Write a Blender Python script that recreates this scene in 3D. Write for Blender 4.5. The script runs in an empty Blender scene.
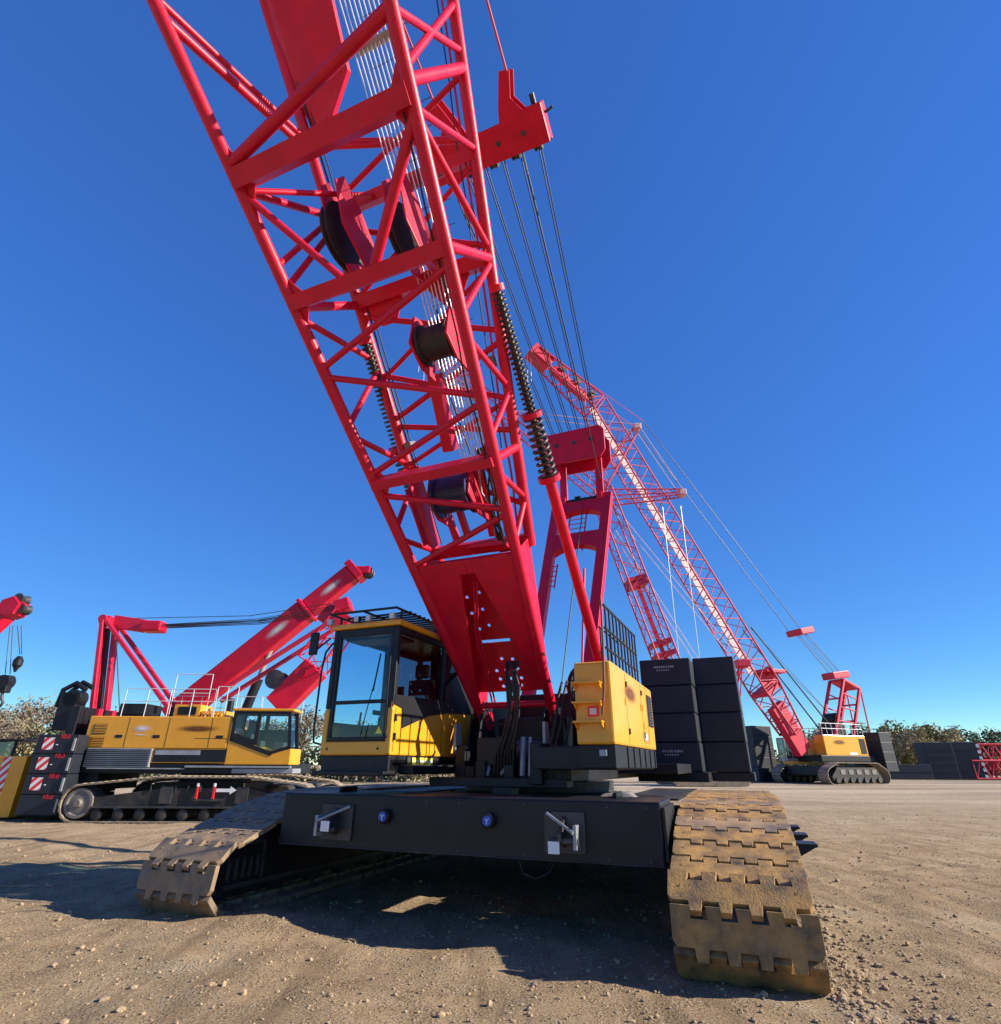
import bpy, math, random
from mathutils import Vector, Matrix
random.seed(7)
R = math.radians
scn = bpy.context.scene
COL = scn.collection

# ------------------------------------------------------------------ camera, sky, sun, exposure
cam_d = bpy.data.cameras.new('camera'); cam = bpy.data.objects.new('camera', cam_d); COL.objects.link(cam)
cam_d.sensor_width = 36; cam_d.lens = 19.854; cam_d.clip_start = 0.05; cam_d.clip_end = 5000
cam.matrix_world = Matrix.Translation((0, 0, 1.75)) @ Matrix.Rotation(R(90 + 24.15), 4, 'X') @ Matrix.Rotation(R(0.33), 4, 'Z')
scn.camera = cam

SUN_EL, SUN_AZ = 27.0, 97.0          # azimuth clockwise from +Y
w = bpy.data.worlds.new('World'); scn.world = w; w.use_nodes = True
nt = w.node_tree; bg = nt.nodes['Background']
sky = nt.nodes.new('ShaderNodeTexSky'); sky.sky_type = 'NISHITA'; sky.sun_disc = False
sky.sun_elevation = R(SUN_EL); sky.sun_rotation = R(SUN_AZ)
sky.air_density = 1.0; sky.dust_density = 0.0; sky.ozone_density = 5.0; sky.altitude = 800
# a clear, dry autumn sky: deepen the chroma of the physical sky without changing where it is bright
N_ = nt.nodes.new; Lk = nt.links.new
sc_ = N_('ShaderNodeSeparateColor'); Lk(sky.outputs[0], sc_.inputs[0])
mxb = N_('ShaderNodeMath'); mxb.operation = 'MAXIMUM'; mxb.inputs[1].default_value = .05; Lk(sc_.outputs[2], mxb.inputs[0])
inv = N_('ShaderNodeMath'); inv.operation = 'DIVIDE'; inv.inputs[0].default_value = 1; Lk(mxb.outputs[0], inv.inputs[1])
v1 = N_('ShaderNodeVectorMath'); v1.operation = 'SCALE'; Lk(sky.outputs[0], v1.inputs[0]); Lk(inv.outputs[0], v1.inputs['Scale'])
gm_ = N_('ShaderNodeGamma'); gm_.inputs[1].default_value = 1.65; Lk(v1.outputs[0], gm_.inputs[0])
pw = N_('ShaderNodeMath'); pw.operation = 'POWER'; pw.inputs[1].default_value = .55; Lk(mxb.outputs[0], pw.inputs[0])
ml = N_('ShaderNodeMath'); ml.operation = 'MULTIPLY'; ml.inputs[1].default_value = 1.95; Lk(pw.outputs[0], ml.inputs[0])
v2 = N_('ShaderNodeVectorMath'); v2.operation = 'SCALE'; Lk(gm_.outputs[0], v2.inputs[0]); Lk(ml.outputs[0], v2.inputs['Scale'])
v3 = N_('ShaderNodeVectorMath'); v3.operation = 'MULTIPLY'; v3.inputs[1].default_value = (.92, 1.06, 1.03); Lk(v2.outputs[0], v3.inputs[0])
Lk(v3.outputs[0], bg.inputs[0]); bg.inputs[1].default_value = 0.10
sd = bpy.data.lights.new('sun', 'SUN'); sun = bpy.data.objects.new('sun', sd); COL.objects.link(sun)
sd.energy = 5.0; sd.angle = R(0.5); sd.color = (1, .91, .76)
dsun = Vector((math.sin(R(SUN_AZ)) * math.cos(R(SUN_EL)), math.cos(R(SUN_AZ)) * math.cos(R(SUN_EL)), math.sin(R(SUN_EL))))
sun.rotation_euler = dsun.to_track_quat('Z', 'Y').to_euler()
scn.view_settings.view_transform = 'Standard'; scn.view_settings.look = 'None'
scn.view_settings.exposure = 0.85; scn.view_settings.gamma = 1

# ------------------------------------------------------------------ materials
def mat(name, base, rough=.5, metal=0, var=.12, vscale=3, dust=0, dustcol=(.36, .26, .16), dscale=2.2, bump=0, bscale=60, coat=0, spec=.5):
    m = bpy.data.materials.new(name); m.use_nodes = True
    n = m.node_tree.nodes; l = m.node_tree.links; b = n['Principled BSDF']
    b.inputs['Roughness'].default_value = rough; b.inputs['Metallic'].default_value = metal
    b.inputs['Specular IOR Level'].default_value = spec
    b.inputs['Coat Weight'].default_value = coat; b.inputs['Coat Roughness'].default_value = .12
    tc0 = n.new('ShaderNodeTexCoord'); oi = n.new('ShaderNodeObjectInfo'); va = n.new('ShaderNodeVectorMath'); va.operation = 'MULTIPLY_ADD'; va.inputs[1].default_value = (17, 11, 23)
    l.new(oi.outputs['Random'], va.inputs[0]); l.new(tc0.outputs['Object'], va.inputs[2])
    no = n.new('ShaderNodeTexNoise'); no.inputs['Scale'].default_value = vscale; no.inputs['Detail'].default_value = 6
    l.new(va.outputs[0], no.inputs['Vector'])
    r = n.new('ShaderNodeValToRGB'); r.color_ramp.elements[0].position = .3; r.color_ramp.elements[1].position = .7
    r.color_ramp.elements[0].color = (*[c * (1 - var) for c in base], 1); r.color_ramp.elements[1].color = (*[min(1, c * (1 + var)) for c in base], 1)
    l.new(no.outputs['Fac'], r.inputs['Fac']); out = r.outputs['Color']
    if dust:
        d = n.new('ShaderNodeTexNoise'); d.inputs['Scale'].default_value = dscale; d.inputs['Detail'].default_value = 9; d.inputs['Roughness'].default_value = .7
        l.new(va.outputs[0], d.inputs['Vector'])
        rr = n.new('ShaderNodeValToRGB'); rr.color_ramp.elements[0].position = .52 - .3 * dust; rr.color_ramp.elements[1].position = .78 - .2 * dust
        rr.color_ramp.elements[1].color = (min(1, dust * 1.2),) * 3 + (1,)
        l.new(d.outputs['Fac'], rr.inputs['Fac'])
        mx = n.new('ShaderNodeMixRGB'); mx.inputs[2].default_value = (*dustcol, 1)
        l.new(rr.outputs['Color'], mx.inputs[0]); l.new(out, mx.inputs[1]); out = mx.outputs[0]
        mr = n.new('ShaderNodeMath'); mr.operation = 'MULTIPLY_ADD'; mr.inputs[1].default_value = .5; mr.inputs[2].default_value = rough; mr.use_clamp = True
        l.new(rr.outputs['Color'], mr.inputs[0]); l.new(mr.outputs[0], b.inputs['Roughness'])
    l.new(out, b.inputs['Base Color'])
    if bump:
        bn = n.new('ShaderNodeTexNoise'); bn.inputs['Scale'].default_value = bscale; bn.inputs['Detail'].default_value = 5
        l.new(va.outputs[0], bn.inputs['Vector'])
        bp_ = n.new('ShaderNodeBump'); bp_.inputs['Strength'].default_value = bump; bp_.inputs['Distance'].default_value = .02
        l.new(bn.outputs['Fac'], bp_.inputs['Height']); l.new(bp_.outputs[0], b.inputs['Normal'])
    return m

M = {}
M['red'] = mat('red_paint', (.58, .003, .034), .42, var=.12, dust=.10, dustcol=(.30, .10, .08), dscale=3.5, coat=0, spec=.35, bump=.05, bscale=14)
M['redfar'] = mat('red_paint_far', (.56, .008, .045), .5, var=.15)
M['pink'] = mat('faded_red_paint', (.52, .035, .075), .55, var=.15)
M['yel'] = mat('yellow_paint', (.78, .34, .012), .38, var=.05, dust=.1, coat=.25)
M['black'] = mat('black_paint', (.009, .010, .014), .45, var=.3, dust=.10, dustcol=(.06, .05, .042), spec=.35)
M['blackdust'] = mat('dusty_black_paint', (.016, .017, .02), .55, var=.3, dust=.4, dustcol=(.13, .105, .08), spec=.35)
M['cw'] = mat('counterweight_paint', (.014, .017, .027), .5, var=.25, dust=.12, dustcol=(.06, .058, .055), spec=.4)
M['steel'] = mat('dark_steel', (.06, .06, .065), .5, .6, var=.3, dust=.2)
M['grey'] = mat('grey_steel', (.32, .33, .35), .45, .3, var=.2, dust=.15)
M['steel2'] = mat('dull_steel', (.15, .15, .15), .55, .2, var=.2, dust=.4)
M['rail'] = mat('galvanised_rail', (.60, .62, .64), .4, .1, var=.1)
M['white'] = mat('white_paint', (.8, .8, .8), .5, var=.05)
M['shoe'] = mat('clay_coated_shoe', (.10, .075, .055), .60, .25, var=.45, vscale=9, dust=.62, dustcol=(.66, .38, .11), dscale=3.4, bump=.35, bscale=60)
M['shoe2'] = mat('worn_shoe_steel', (.15, .12, .095), .6, .3, var=.35, vscale=9, dust=.6, dustcol=(.50, .33, .17), dscale=2.8, bump=.35, bscale=60)
M['farshoe'] = mat('dusty_track', (.22, .185, .14), .7, var=.35, dust=.5)
M['rope'] = mat('steel_rope', (.06, .06, .065), .45, .7, var=.2)
M['ropelight'] = mat('bright_rope', (.75, .76, .80), .35, .3, var=.1)
M['spring'] = mat('spring_steel', (.05, .045, .045), .45, .5, var=.3, dust=.2)
M['rubber'] = mat('rubber', (.015, .015, .016), .6, var=.2, dust=.12)
M['blue'] = mat('blue_plastic', (.02, .08, .45), .4)
M['winch'] = mat('dark_blue_winch', (.015, .02, .10), .4, dust=.1)
M['sign'] = mat('yellow_label', (.75, .72, .08), .5)
M['seat'] = mat('seat_fabric', (.045, .047, .055), .9)
M['signred'] = mat('red_marking', (.75, .02, .03), .5)
M['smear'] = mat('brown_lettering', (.22, .085, .015), .5)
M['palewalk'] = mat('pale_walkway', (.56, .38, .40), .6, var=.25)
M['tarp'] = mat('grey_canvas', (.20, .185, .18), .85, var=.3, dust=.2, bump=.4, bscale=20)
M['rock'] = mat('stone', (.36, .255, .15), .9, var=.4, vscale=14, bump=.4)
M['bark'] = mat('bark', (.10, .075, .055), .95, var=.3)
M['rustrail'] = mat('brown_rail', (.20, .06, .02), .5)
M['amber'] = mat('amber_lens', (.8, .25, .02), .25)
M['lens'] = mat('lamp_lens', (.6, .6, .58), .15)
def leafmat(name, c):
    m = mat(name, c, .8, var=.45, vscale=.7); return m
M['leaf_olive'] = leafmat('leaf_olive', (.20, .205, .085)); M['leaf_dark'] = leafmat('leaf_dark', (.09, .11, .05))  # leaf colours lightened to stand in for distance haze
M['leaf_gold'] = leafmat('leaf_gold', (.28, .235, .11)); M['leaf_brown'] = leafmat('leaf_brown', (.20, .155, .10))

def glass(name, tint, gl=.75):
    m = bpy.data.materials.new(name); m.use_nodes = True
    n = m.node_tree.nodes; l = m.node_tree.links; n.remove(n['Principled BSDF'])
    t = n.new('ShaderNodeBsdfTransparent'); t.inputs[0].default_value = (*tint, 1)
    g = n.new('ShaderNodeBsdfGlossy'); g.inputs['Roughness'].default_value = .03; g.inputs[0].default_value = (gl, gl, gl, 1)
    lw = n.new('ShaderNodeLayerWeight'); lw.inputs[0].default_value = .5
    p3 = n.new('ShaderNodeMath'); p3.operation = 'POWER'; p3.inputs[1].default_value = 4; l.new(lw.outputs['Facing'], p3.inputs[0])
    f = n.new('ShaderNodeMath'); f.operation = 'MULTIPLY_ADD'; f.inputs[1].default_value = .85; f.inputs[2].default_value = .07; l.new(p3.outputs[0], f.inputs[0])
    x = n.new('ShaderNodeMixShader'); l.new(f.outputs[0], x.inputs[0]); l.new(t.outputs[0], x.inputs[1]); l.new(g.outputs[0], x.inputs[2])
    l.new(x.outputs[0], n['Material Output'].inputs[0]); return m
M['glass'] = glass('tinted_glass', (.66, .85, .93)); M['glassside'] = glass('dark_side_glass', (.20, .24, .28), .5); M['glassdark'] = glass('dark_glass', (.30, .36, .42))

def stripemat():
    m = bpy.data.materials.new('red_white_chevrons'); m.use_nodes = True
    n = m.node_tree.nodes; l = m.node_tree.links; b = n['Principled BSDF']; b.inputs['Roughness'].default_value = .45
    tc = n.new('ShaderNodeTexCoord'); sx = n.new('ShaderNodeSeparateXYZ'); l.new(tc.outputs['Object'], sx.inputs[0])
    ad = n.new('ShaderNodeMath'); ad.operation = 'SUBTRACT'; l.new(sx.outputs['Z'], ad.inputs[0]); l.new(sx.outputs['X'], ad.inputs[1])
    mu = n.new('ShaderNodeMath'); mu.operation = 'MULTIPLY'; mu.inputs[1].default_value = 3.4; l.new(ad.outputs[0], mu.inputs[0])
    fr = n.new('ShaderNodeMath'); fr.operation = 'FRACT'; l.new(mu.outputs[0], fr.inputs[0])
    gt = n.new('ShaderNodeMath'); gt.operation = 'GREATER_THAN'; gt.inputs[1].default_value = .5; l.new(fr.outputs[0], gt.inputs[0])
    mx = n.new('ShaderNodeMixRGB'); mx.inputs[1].default_value = (.82, .80, .78, 1); mx.inputs[2].default_value = (.72, .03, .04, 1)
    l.new(gt.outputs[0], mx.inputs[0]); l.new(mx.outputs[0], b.inputs['Base Color']); return m
M['stripe'] = stripemat()
def smearmat(name, col, k=1.0):   # soft, blurred, worn lettering: fades out at its own edge
    m = bpy.data.materials.new(name); m.use_nodes = True
    n = m.node_tree.nodes; l = m.node_tree.links; b = n['Principled BSDF']; b.inputs['Base Color'].default_value = (*col, 1); b.inputs['Roughness'].default_value = .5
    tc = n.new('ShaderNodeTexCoord'); mp = n.new('ShaderNodeMapping'); mp.inputs['Location'].default_value = (-1, -1, -1); mp.inputs['Scale'].default_value = (2, 2, 2)
    l.new(tc.outputs['Generated'], mp.inputs[0])
    g = n.new('ShaderNodeTexGradient'); g.gradient_type = 'QUADRATIC_SPHERE'
    mp.inputs['Scale'].default_value = (1.95, 0.0, 1.95); mp.inputs['Location'].default_value = (-.975, 0, -.975)
    l.new(mp.outputs[0], g.inputs[0])
    no = n.new('ShaderNodeTexNoise'); no.inputs['Scale'].default_value = 5; l.new(tc.outputs['Generated'], no.inputs[0])
    mu = n.new('ShaderNodeMath'); mu.operation = 'MULTIPLY'; l.new(g.outputs['Fac'], mu.inputs[0]); mu.inputs[1].default_value = 1.3 * k; mu.use_clamp = True
    l.new(mu.outputs[0], b.inputs['Alpha']); return m
M['smear'] = smearmat('blurred_brown_lettering', (.16, .05, .006)); M['smearw'] = smearmat('blurred_white_lettering', (.75, .72, .68))

# ------------------------------------------------------------------ mesh helpers
class MB:
    def __init__(s): s.v = []; s.f = []; s.sm = []
    def add(s, vs, fs, smooth=False):
        o = len(s.v); s.v += [tuple(v) for v in vs]; s.f += [tuple(i + o for i in f) for f in fs]; s.sm += [smooth] * len(fs); return s
    def box(s, c, d, rot=None):
        c = Vector(c); h = [x / 2 for x in d]
        vs = [Vector((sx * h[0], sy * h[1], sz * h[2])) for sx in (-1, 1) for sy in (-1, 1) for sz in (-1, 1)]
        if rot is not None: vs = [rot @ v for v in vs]
        return s.add([v + c for v in vs], [(0, 1, 3, 2), (4, 6, 7, 5), (0, 4, 5, 1), (2, 3, 7, 6), (0, 2, 6, 4), (1, 5, 7, 3)])
    def bx(s, x0, x1, y0, y1, z0, z1): return s.box(((x0 + x1) / 2, (y0 + y1) / 2, (z0 + z1) / 2), (abs(x1 - x0), abs(y1 - y0), abs(z1 - z0)))
    def bar(s, p, q, a, b, up=(0, 0, 1)):
        p = Vector(p); q = Vector(q); d = q - p; L = d.length; x = d / L; up = Vector(up)
        y = up.cross(x)
        if y.length < 1e-4: y = Vector((0, 1, 0)).cross(x)
        y.normalize(); z = x.cross(y); m = Matrix((x, y, z)).transposed()
        return s.box((p + q) / 2, (L, a, b), m)
    def pane(s, p, u, v):
        p = Vector(p); u = Vector(u); v = Vector(v); return s.add([p, p + u, p + u + v, p + v], [(0, 1, 2, 3)])
    def tube(s, p, q, r, n=10, r2=None, cap=True):
        p = Vector(p); q = Vector(q); r2 = r if r2 is None else r2; x = (q - p).normalized()
        u = x.orthogonal().normalized(); v = x.cross(u); vs = []
        for P, rr in ((p, r), (q, r2)):
            for i in range(n):
                a = 2 * math.pi * i / n; vs.append(P + (u * math.cos(a) + v * math.sin(a)) * rr)
        s.add(vs, [(i, (i + 1) % n, n + (i + 1) % n, n + i) for i in range(n)], True)
        if cap: s.add(vs, [tuple(range(n))[::-1], tuple(range(n, 2 * n))])
        return s
    def path(s, pts, r, n=8):
        pts = [Vector(p) for p in pts]; vs = []; u = None
        for i, p in enumerate(pts):
            x = (pts[min(i + 1, len(pts) - 1)] - pts[max(i - 1, 0)]).normalized()
            u = x.orthogonal().normalized() if u is None else (u - x * u.dot(x)).normalized()
            v = x.cross(u)
            for k in range(n):
                a = 2 * math.pi * k / n; vs.append(p + (u * math.cos(a) + v * math.sin(a)) * r)
        fs = [(i * n + k, i * n + (k + 1) % n, (i + 1) * n + (k + 1) % n, (i + 1) * n + k) for i in range(len(pts) - 1) for k in range(n)]
        s.add(vs, fs, True); s.add(vs, [tuple(range(n))[::-1], tuple(range((len(pts) - 1) * n, len(pts) * n))]); return s
    def lathe(s, c, axis, prof, n=32):   # prof: (radius, offset along axis)
        c = Vector(c); x = Vector(axis).normalized(); u = x.orthogonal().normalized(); v = x.cross(u); vs = []
        for r, o in prof:
            for k in range(n):
                a = 2 * math.pi * k / n; vs.append(c + x * o + (u * math.cos(a) + v * math.sin(a)) * r)
        fs = [(i * n + k, i * n + (k + 1) % n, (i + 1) * n + (k + 1) % n, (i + 1) * n + k) for i in range(len(prof) - 1) for k in range(n)]
        s.add(vs, fs, False); s.add(vs, [tuple(range(n))[::-1], tuple(range((len(prof) - 1) * n, len(prof) * n))]); return s
    def prism(s, pts, off):   # planar outline extruded by a vector
        pts = [Vector(p) for p in pts]; off = Vector(off); n = len(pts)
        return s.add(pts + [p + off for p in pts], [tuple(range(n))[::-1], tuple(range(n, 2 * n))] + [(i, (i + 1) % n, n + (i + 1) % n, n + i) for i in range(n)])
    def build(s, name, m, parent=None, bev=0, loc=None, rotz=None, seg=2):
        me = bpy.data.meshes.new(name); me.from_pydata(s.v, [], s.f); me.update()
        import bmesh
        b = bmesh.new(); b.from_mesh(me); bmesh.ops.recalc_face_normals(b, faces=b.faces); b.to_mesh(me); b.free()
        me.polygons.foreach_set('use_smooth', s.sm); me.materials.append(m if not isinstance(m, str) else M[m])
        return link(name, me, parent, bev, loc, rotz, seg)
def link(name, me, parent=None, bev=0, loc=None, rotz=None, seg=2):
    o = bpy.data.objects.new(name, me); COL.objects.link(o)
    if parent: o.parent = parent
    if loc is not None: o.location = loc
    if rotz is not None: o.rotation_euler.z = rotz
    if bev:
        md = o.modifiers.new('Bevel', 'BEVEL'); md.width = bev; md.segments = seg; md.limit_method = 'ANGLE'; md.angle_limit = R(50)
    return o
def tag(o, label=None, cat=None, group=None, kind=None):
    if label: o['label'] = label
    if cat: o['category'] = cat
    if group: o['group'] = group
    if kind: o['kind'] = kind
    return o
def thing(name, label, cat, loc, ang=0, group=None):
    o = bpy.data.objects.new(name, None); COL.objects.link(o); o.empty_display_size = .3
    o.location = loc; o.rotation_euler.z = ang; return tag(o, label, cat, group)
def holed_plate(name, outer, holes, thick, m, parent, matrix):
    cu = bpy.data.curves.new(name, 'CURVE'); cu.dimensions = '2D'; cu.fill_mode = 'BOTH'; cu.extrude = thick / 2
    for pts in [outer] + holes:
        sp = cu.splines.new('POLY'); sp.points.add(len(pts) - 1); sp.use_cyclic_u = True
        for p, c in zip(sp.points, pts): p.co = (c[0], c[1], 0, 1)
    o = bpy.data.objects.new(name, cu); COL.objects.link(o)
    me = bpy.data.meshes.new_from_object(o.evaluated_get(bpy.context.evaluated_depsgraph_get()))
    bpy.data.objects.remove(o); me.transform(matrix); me.materials.clear(); me.materials.append(M[m])
    return link(name, me, parent)
def circ(cx, cy, r, n=14): return [(cx + r * math.cos(2 * math.pi * i / n), cy + r * math.sin(2 * math.pi * i / n)) for i in range(n)]
def text(name, s, size, m, parent, matrix):
    cu = bpy.data.curves.new(name, 'FONT'); cu.body = s; cu.size = size; cu.align_x = 'CENTER'; cu.extrude = .002
    o = bpy.data.objects.new(name, cu); COL.objects.link(o)
    me = bpy.data.meshes.new_from_object(o.evaluated_get(bpy.context.evaluated_depsgraph_get()))
    bpy.data.objects.remove(o); me.transform(matrix); me.materials.clear(); me.materials.append(M[m]); return link(name, me, parent)
def FR(c, x, y):
    x = Vector(x).normalized(); y = Vector(y).normalized(); z = x.cross(y)
    m = Matrix((x, y, z)).transposed().to_4x4(); m.translation = Vector(c); return m
def lerp(a, b, t): return Vector(a) * (1 - t) + Vector(b) * t

# ------------------------------------------------------------------ ground
def hgt(x, y):
    n = .05 * math.sin(x * .55 + 1.3) * math.sin(y * .47) + .025 * math.sin(x * 1.7 + y * .9) + .014 * math.sin(x * 3.9 - y * 2.3) + .010 * math.sin(x * 7.1 + y * 6.2 + 1)
    # tyre and track ruts on the right
    for x0, k in ((4.9, .16), (6.0, .16)):
        d = x - x0 - .12 * (y - 6); n -= .03 * math.exp(-(d / k) ** 2)
    # churned ridge beside the near track and by the left track
    d = x - (2.95 + .3 * (y - 6)); n += .05 * math.exp(-(d / .25) ** 2) * (1 + .7 * math.sin(y * 5.3) * math.sin(y * 2.1 + 1)) * (1 if 4 < y < 9 else 0)
    d2 = ((x + 2.7) / .7) ** 2 + ((y - 8.2) / .5) ** 2; n += .09 * math.exp(-d2)
    return n * .8
gm = MB()
xs = []; ys = []
def spread(lo, hi, near_lo, near_hi, st):
    v = []; x = near_lo
    while x <= near_hi: v.append(x); x += st
    k = st; x = near_hi
    while x < hi: k *= 1.25; x += k; v.append(min(x, hi))
    k = st; x = near_lo
    while x > lo: k *= 1.25; x -= k; v.insert(0, max(x, lo))
    return v
xs = spread(-1500, 1500, -10, 9, .10); ys = spread(-400, 2500, 3.2, 13, .09)
vs = []
for y in ys:
    for x in xs:
        d = math.hypot(x, y); k = 1 if d < 25 else max(0, 1 - (d - 25) / 60)
        vs.append((x, y, hgt(x, y) * k + (random.uniform(-.006, .006) if d < 15 else 0)))
nx = len(xs)
gm.add(vs, [(j * nx + i, j * nx + i + 1, (j + 1) * nx + i + 1, (j + 1) * nx + i) for j in range(len(ys) - 1) for i in range(nx - 1)], True)
def groundmat():
    m = bpy.data.materials.new('gravelly_dirt'); m.use_nodes = True
    n = m.node_tree.nodes; l = m.node_tree.links; b = n['Principled BSDF']; b.inputs['Roughness'].default_value = .95; b.inputs['Specular IOR Level'].default_value = .05
    tc = n.new('ShaderNodeTexCoord')
    def noise(sc, det, rg=.6, vec=None):
        x = n.new('ShaderNodeTexNoise'); x.inputs['Scale'].default_value = sc; x.inputs['Detail'].default_value = det; x.inputs['Roughness'].default_value = rg
        l.new(vec or tc.outputs['Object'], x.inputs['Vector']); return x
    def ramp(src, p0, c0, p1, c1):
        x = n.new('ShaderNodeValToRGB'); x.color_ramp.elements[0].position = p0; x.color_ramp.elements[1].position = p1
        x.color_ramp.elements[0].color = (*c0, 1); x.color_ramp.elements[1].color = (*c1, 1); l.new(src, x.inputs[0]); return x
    def mix(f, a, c, mode='MIX'):
        x = n.new('ShaderNodeMixRGB'); x.blend_type = mode
        for i, s_ in ((0, f), (1, a), (2, c)):
            if isinstance(s_, (int, float)): x.inputs[i].default_value = s_ if i == 0 else (s_, s_, s_, 1)
            elif isinstance(s_, tuple): x.inputs[i].default_value = (*s_, 1)
            else: l.new(s_, x.inputs[i])
        return x.outputs[0]
    big = noise(.35, 6); mid = noise(2.2, 8, .7); fine = noise(38, 9, .8)
    c = ramp(big.outputs[0], .35, (.375, .25, .135), .68, (.56, .405, .24)).outputs[0]
    c = mix(ramp(mid.outputs[0], .42, (0, 0, 0), .62, (1, 1, 1)).outputs[0], c, (.29, .195, .11))
    grit = noise(75, 4, .6)
    c = mix(ramp(fine.outputs[0], .50, (0, 0, 0), .60, (.8, .8, .8)).outputs[0], c, (.62, .48, .31))
    c = mix(ramp(fine.outputs[0], .38, (.85, .85, .85), .47, (0, 0, 0)).outputs[0], c, (.17, .105, .055))
    c = mix(ramp(grit.outputs[0], .56, (0, 0, 0), .64, (.7, .7, .7)).outputs[0], c, (.72, .60, .44))
    red = noise(.9, 6, .7)
    c = mix(ramp(red.outputs[0], .56, (0, 0, 0), .72, (.7, .7, .7)).outputs[0], c, (.27, .13, .055))
    vo = n.new('ShaderNodeTexVoronoi'); vo.inputs['Scale'].default_value = 26; vo.inputs['Randomness'].default_value = 1
    wv = n.new('ShaderNodeVectorMath'); wv.operation = 'ADD'; l.new(tc.outputs['Object'], wv.inputs[0]); l.new(fine.outputs['Color'], wv.inputs[1])
    l.new(tc.outputs['Object'], vo.inputs['Vector'])
    peb = ramp(vo.outputs['Distance'], .22, (1, 1, 1), .38, (0, 0, 0))
    wn = ramp(vo.outputs['Color'], .3, (.24, .17, .10), .8, (.66, .55, .42))
    pm = n.new('ShaderNodeMath'); pm.operation = 'MULTIPLY'; l.new(peb.outputs[0], pm.inputs[0]); l.new(ramp(mid.outputs[0], .4, (0, 0, 0), .58, (1, 1, 1)).outputs[0], pm.inputs[1])
    c = mix(pm.outputs[0], c, wn.outputs[0])
    # crawler and tyre streaks across the yard
    rt = n.new('ShaderNodeMapping'); rt.inputs['Rotation'].default_value = (0, 0, R(-24)); rt.inputs['Scale'].default_value = (2.2, .16, 1); l.new(tc.outputs['Object'], rt.inputs[0])
    stn = noise(1.4, 7, .65, rt.outputs[0])
    c = mix(ramp(stn.outputs[0], .50, (0, 0, 0), .62, (.75, .75, .75)).outputs[0], c, (.27, .19, .12))
    pale = noise(.55, 7, .7)
    c = mix(ramp(pale.outputs[0], .54, (0, 0, 0), .70, (.6, .6, .6)).outputs[0], c, (.68, .55, .38))
    # the yard beyond is paler gravel with darker bands stretched across it
    sp = n.new('ShaderNodeSeparateXYZ'); l.new(tc.outputs['Object'], sp.inputs[0])
    fy = n.new('ShaderNodeMapRange'); fy.inputs[1].default_value = 16; fy.inputs[2].default_value = 50; l.new(sp.outputs['Y'], fy.inputs[0])
    mp = n.new('ShaderNodeMapping'); mp.inputs['Scale'].default_value = (.02, .16, 1); l.new(tc.outputs['Object'], mp.inputs[0])
    band = noise(1, 5, .6, mp.outputs[0])
    far = ramp(band.outputs[0], .42, (.28, .22, .155), .56, (.54, .43, .30)).outputs[0]
    far = mix(ramp(fine.outputs[0], .4, (0, 0, 0), .8, (.6, .6, .6)).outputs[0], far, (.56, .45, .32))
    c = mix(fy.outputs[0], c, far)
    l.new(c, b.inputs['Base Color'])
    h = n.new('ShaderNodeMath'); h.operation = 'MULTIPLY_ADD'; l.new(pm.outputs[0], h.inputs[0]); h.inputs[1].default_value = .8; l.new(fine.outputs[0], h.inputs[2])
    bu = n.new('ShaderNodeBump'); bu.inputs['Strength'].default_value = 1.0; bu.inputs['Distance'].default_value = .05
    l.new(h.outputs[0], bu.inputs['Height']); l.new(bu.outputs[0], b.inputs['Normal']); return m
tag(gm.build('ground', groundmat()), 'brown gravelly dirt yard with tyre marks', 'ground', kind='structure')

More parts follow.
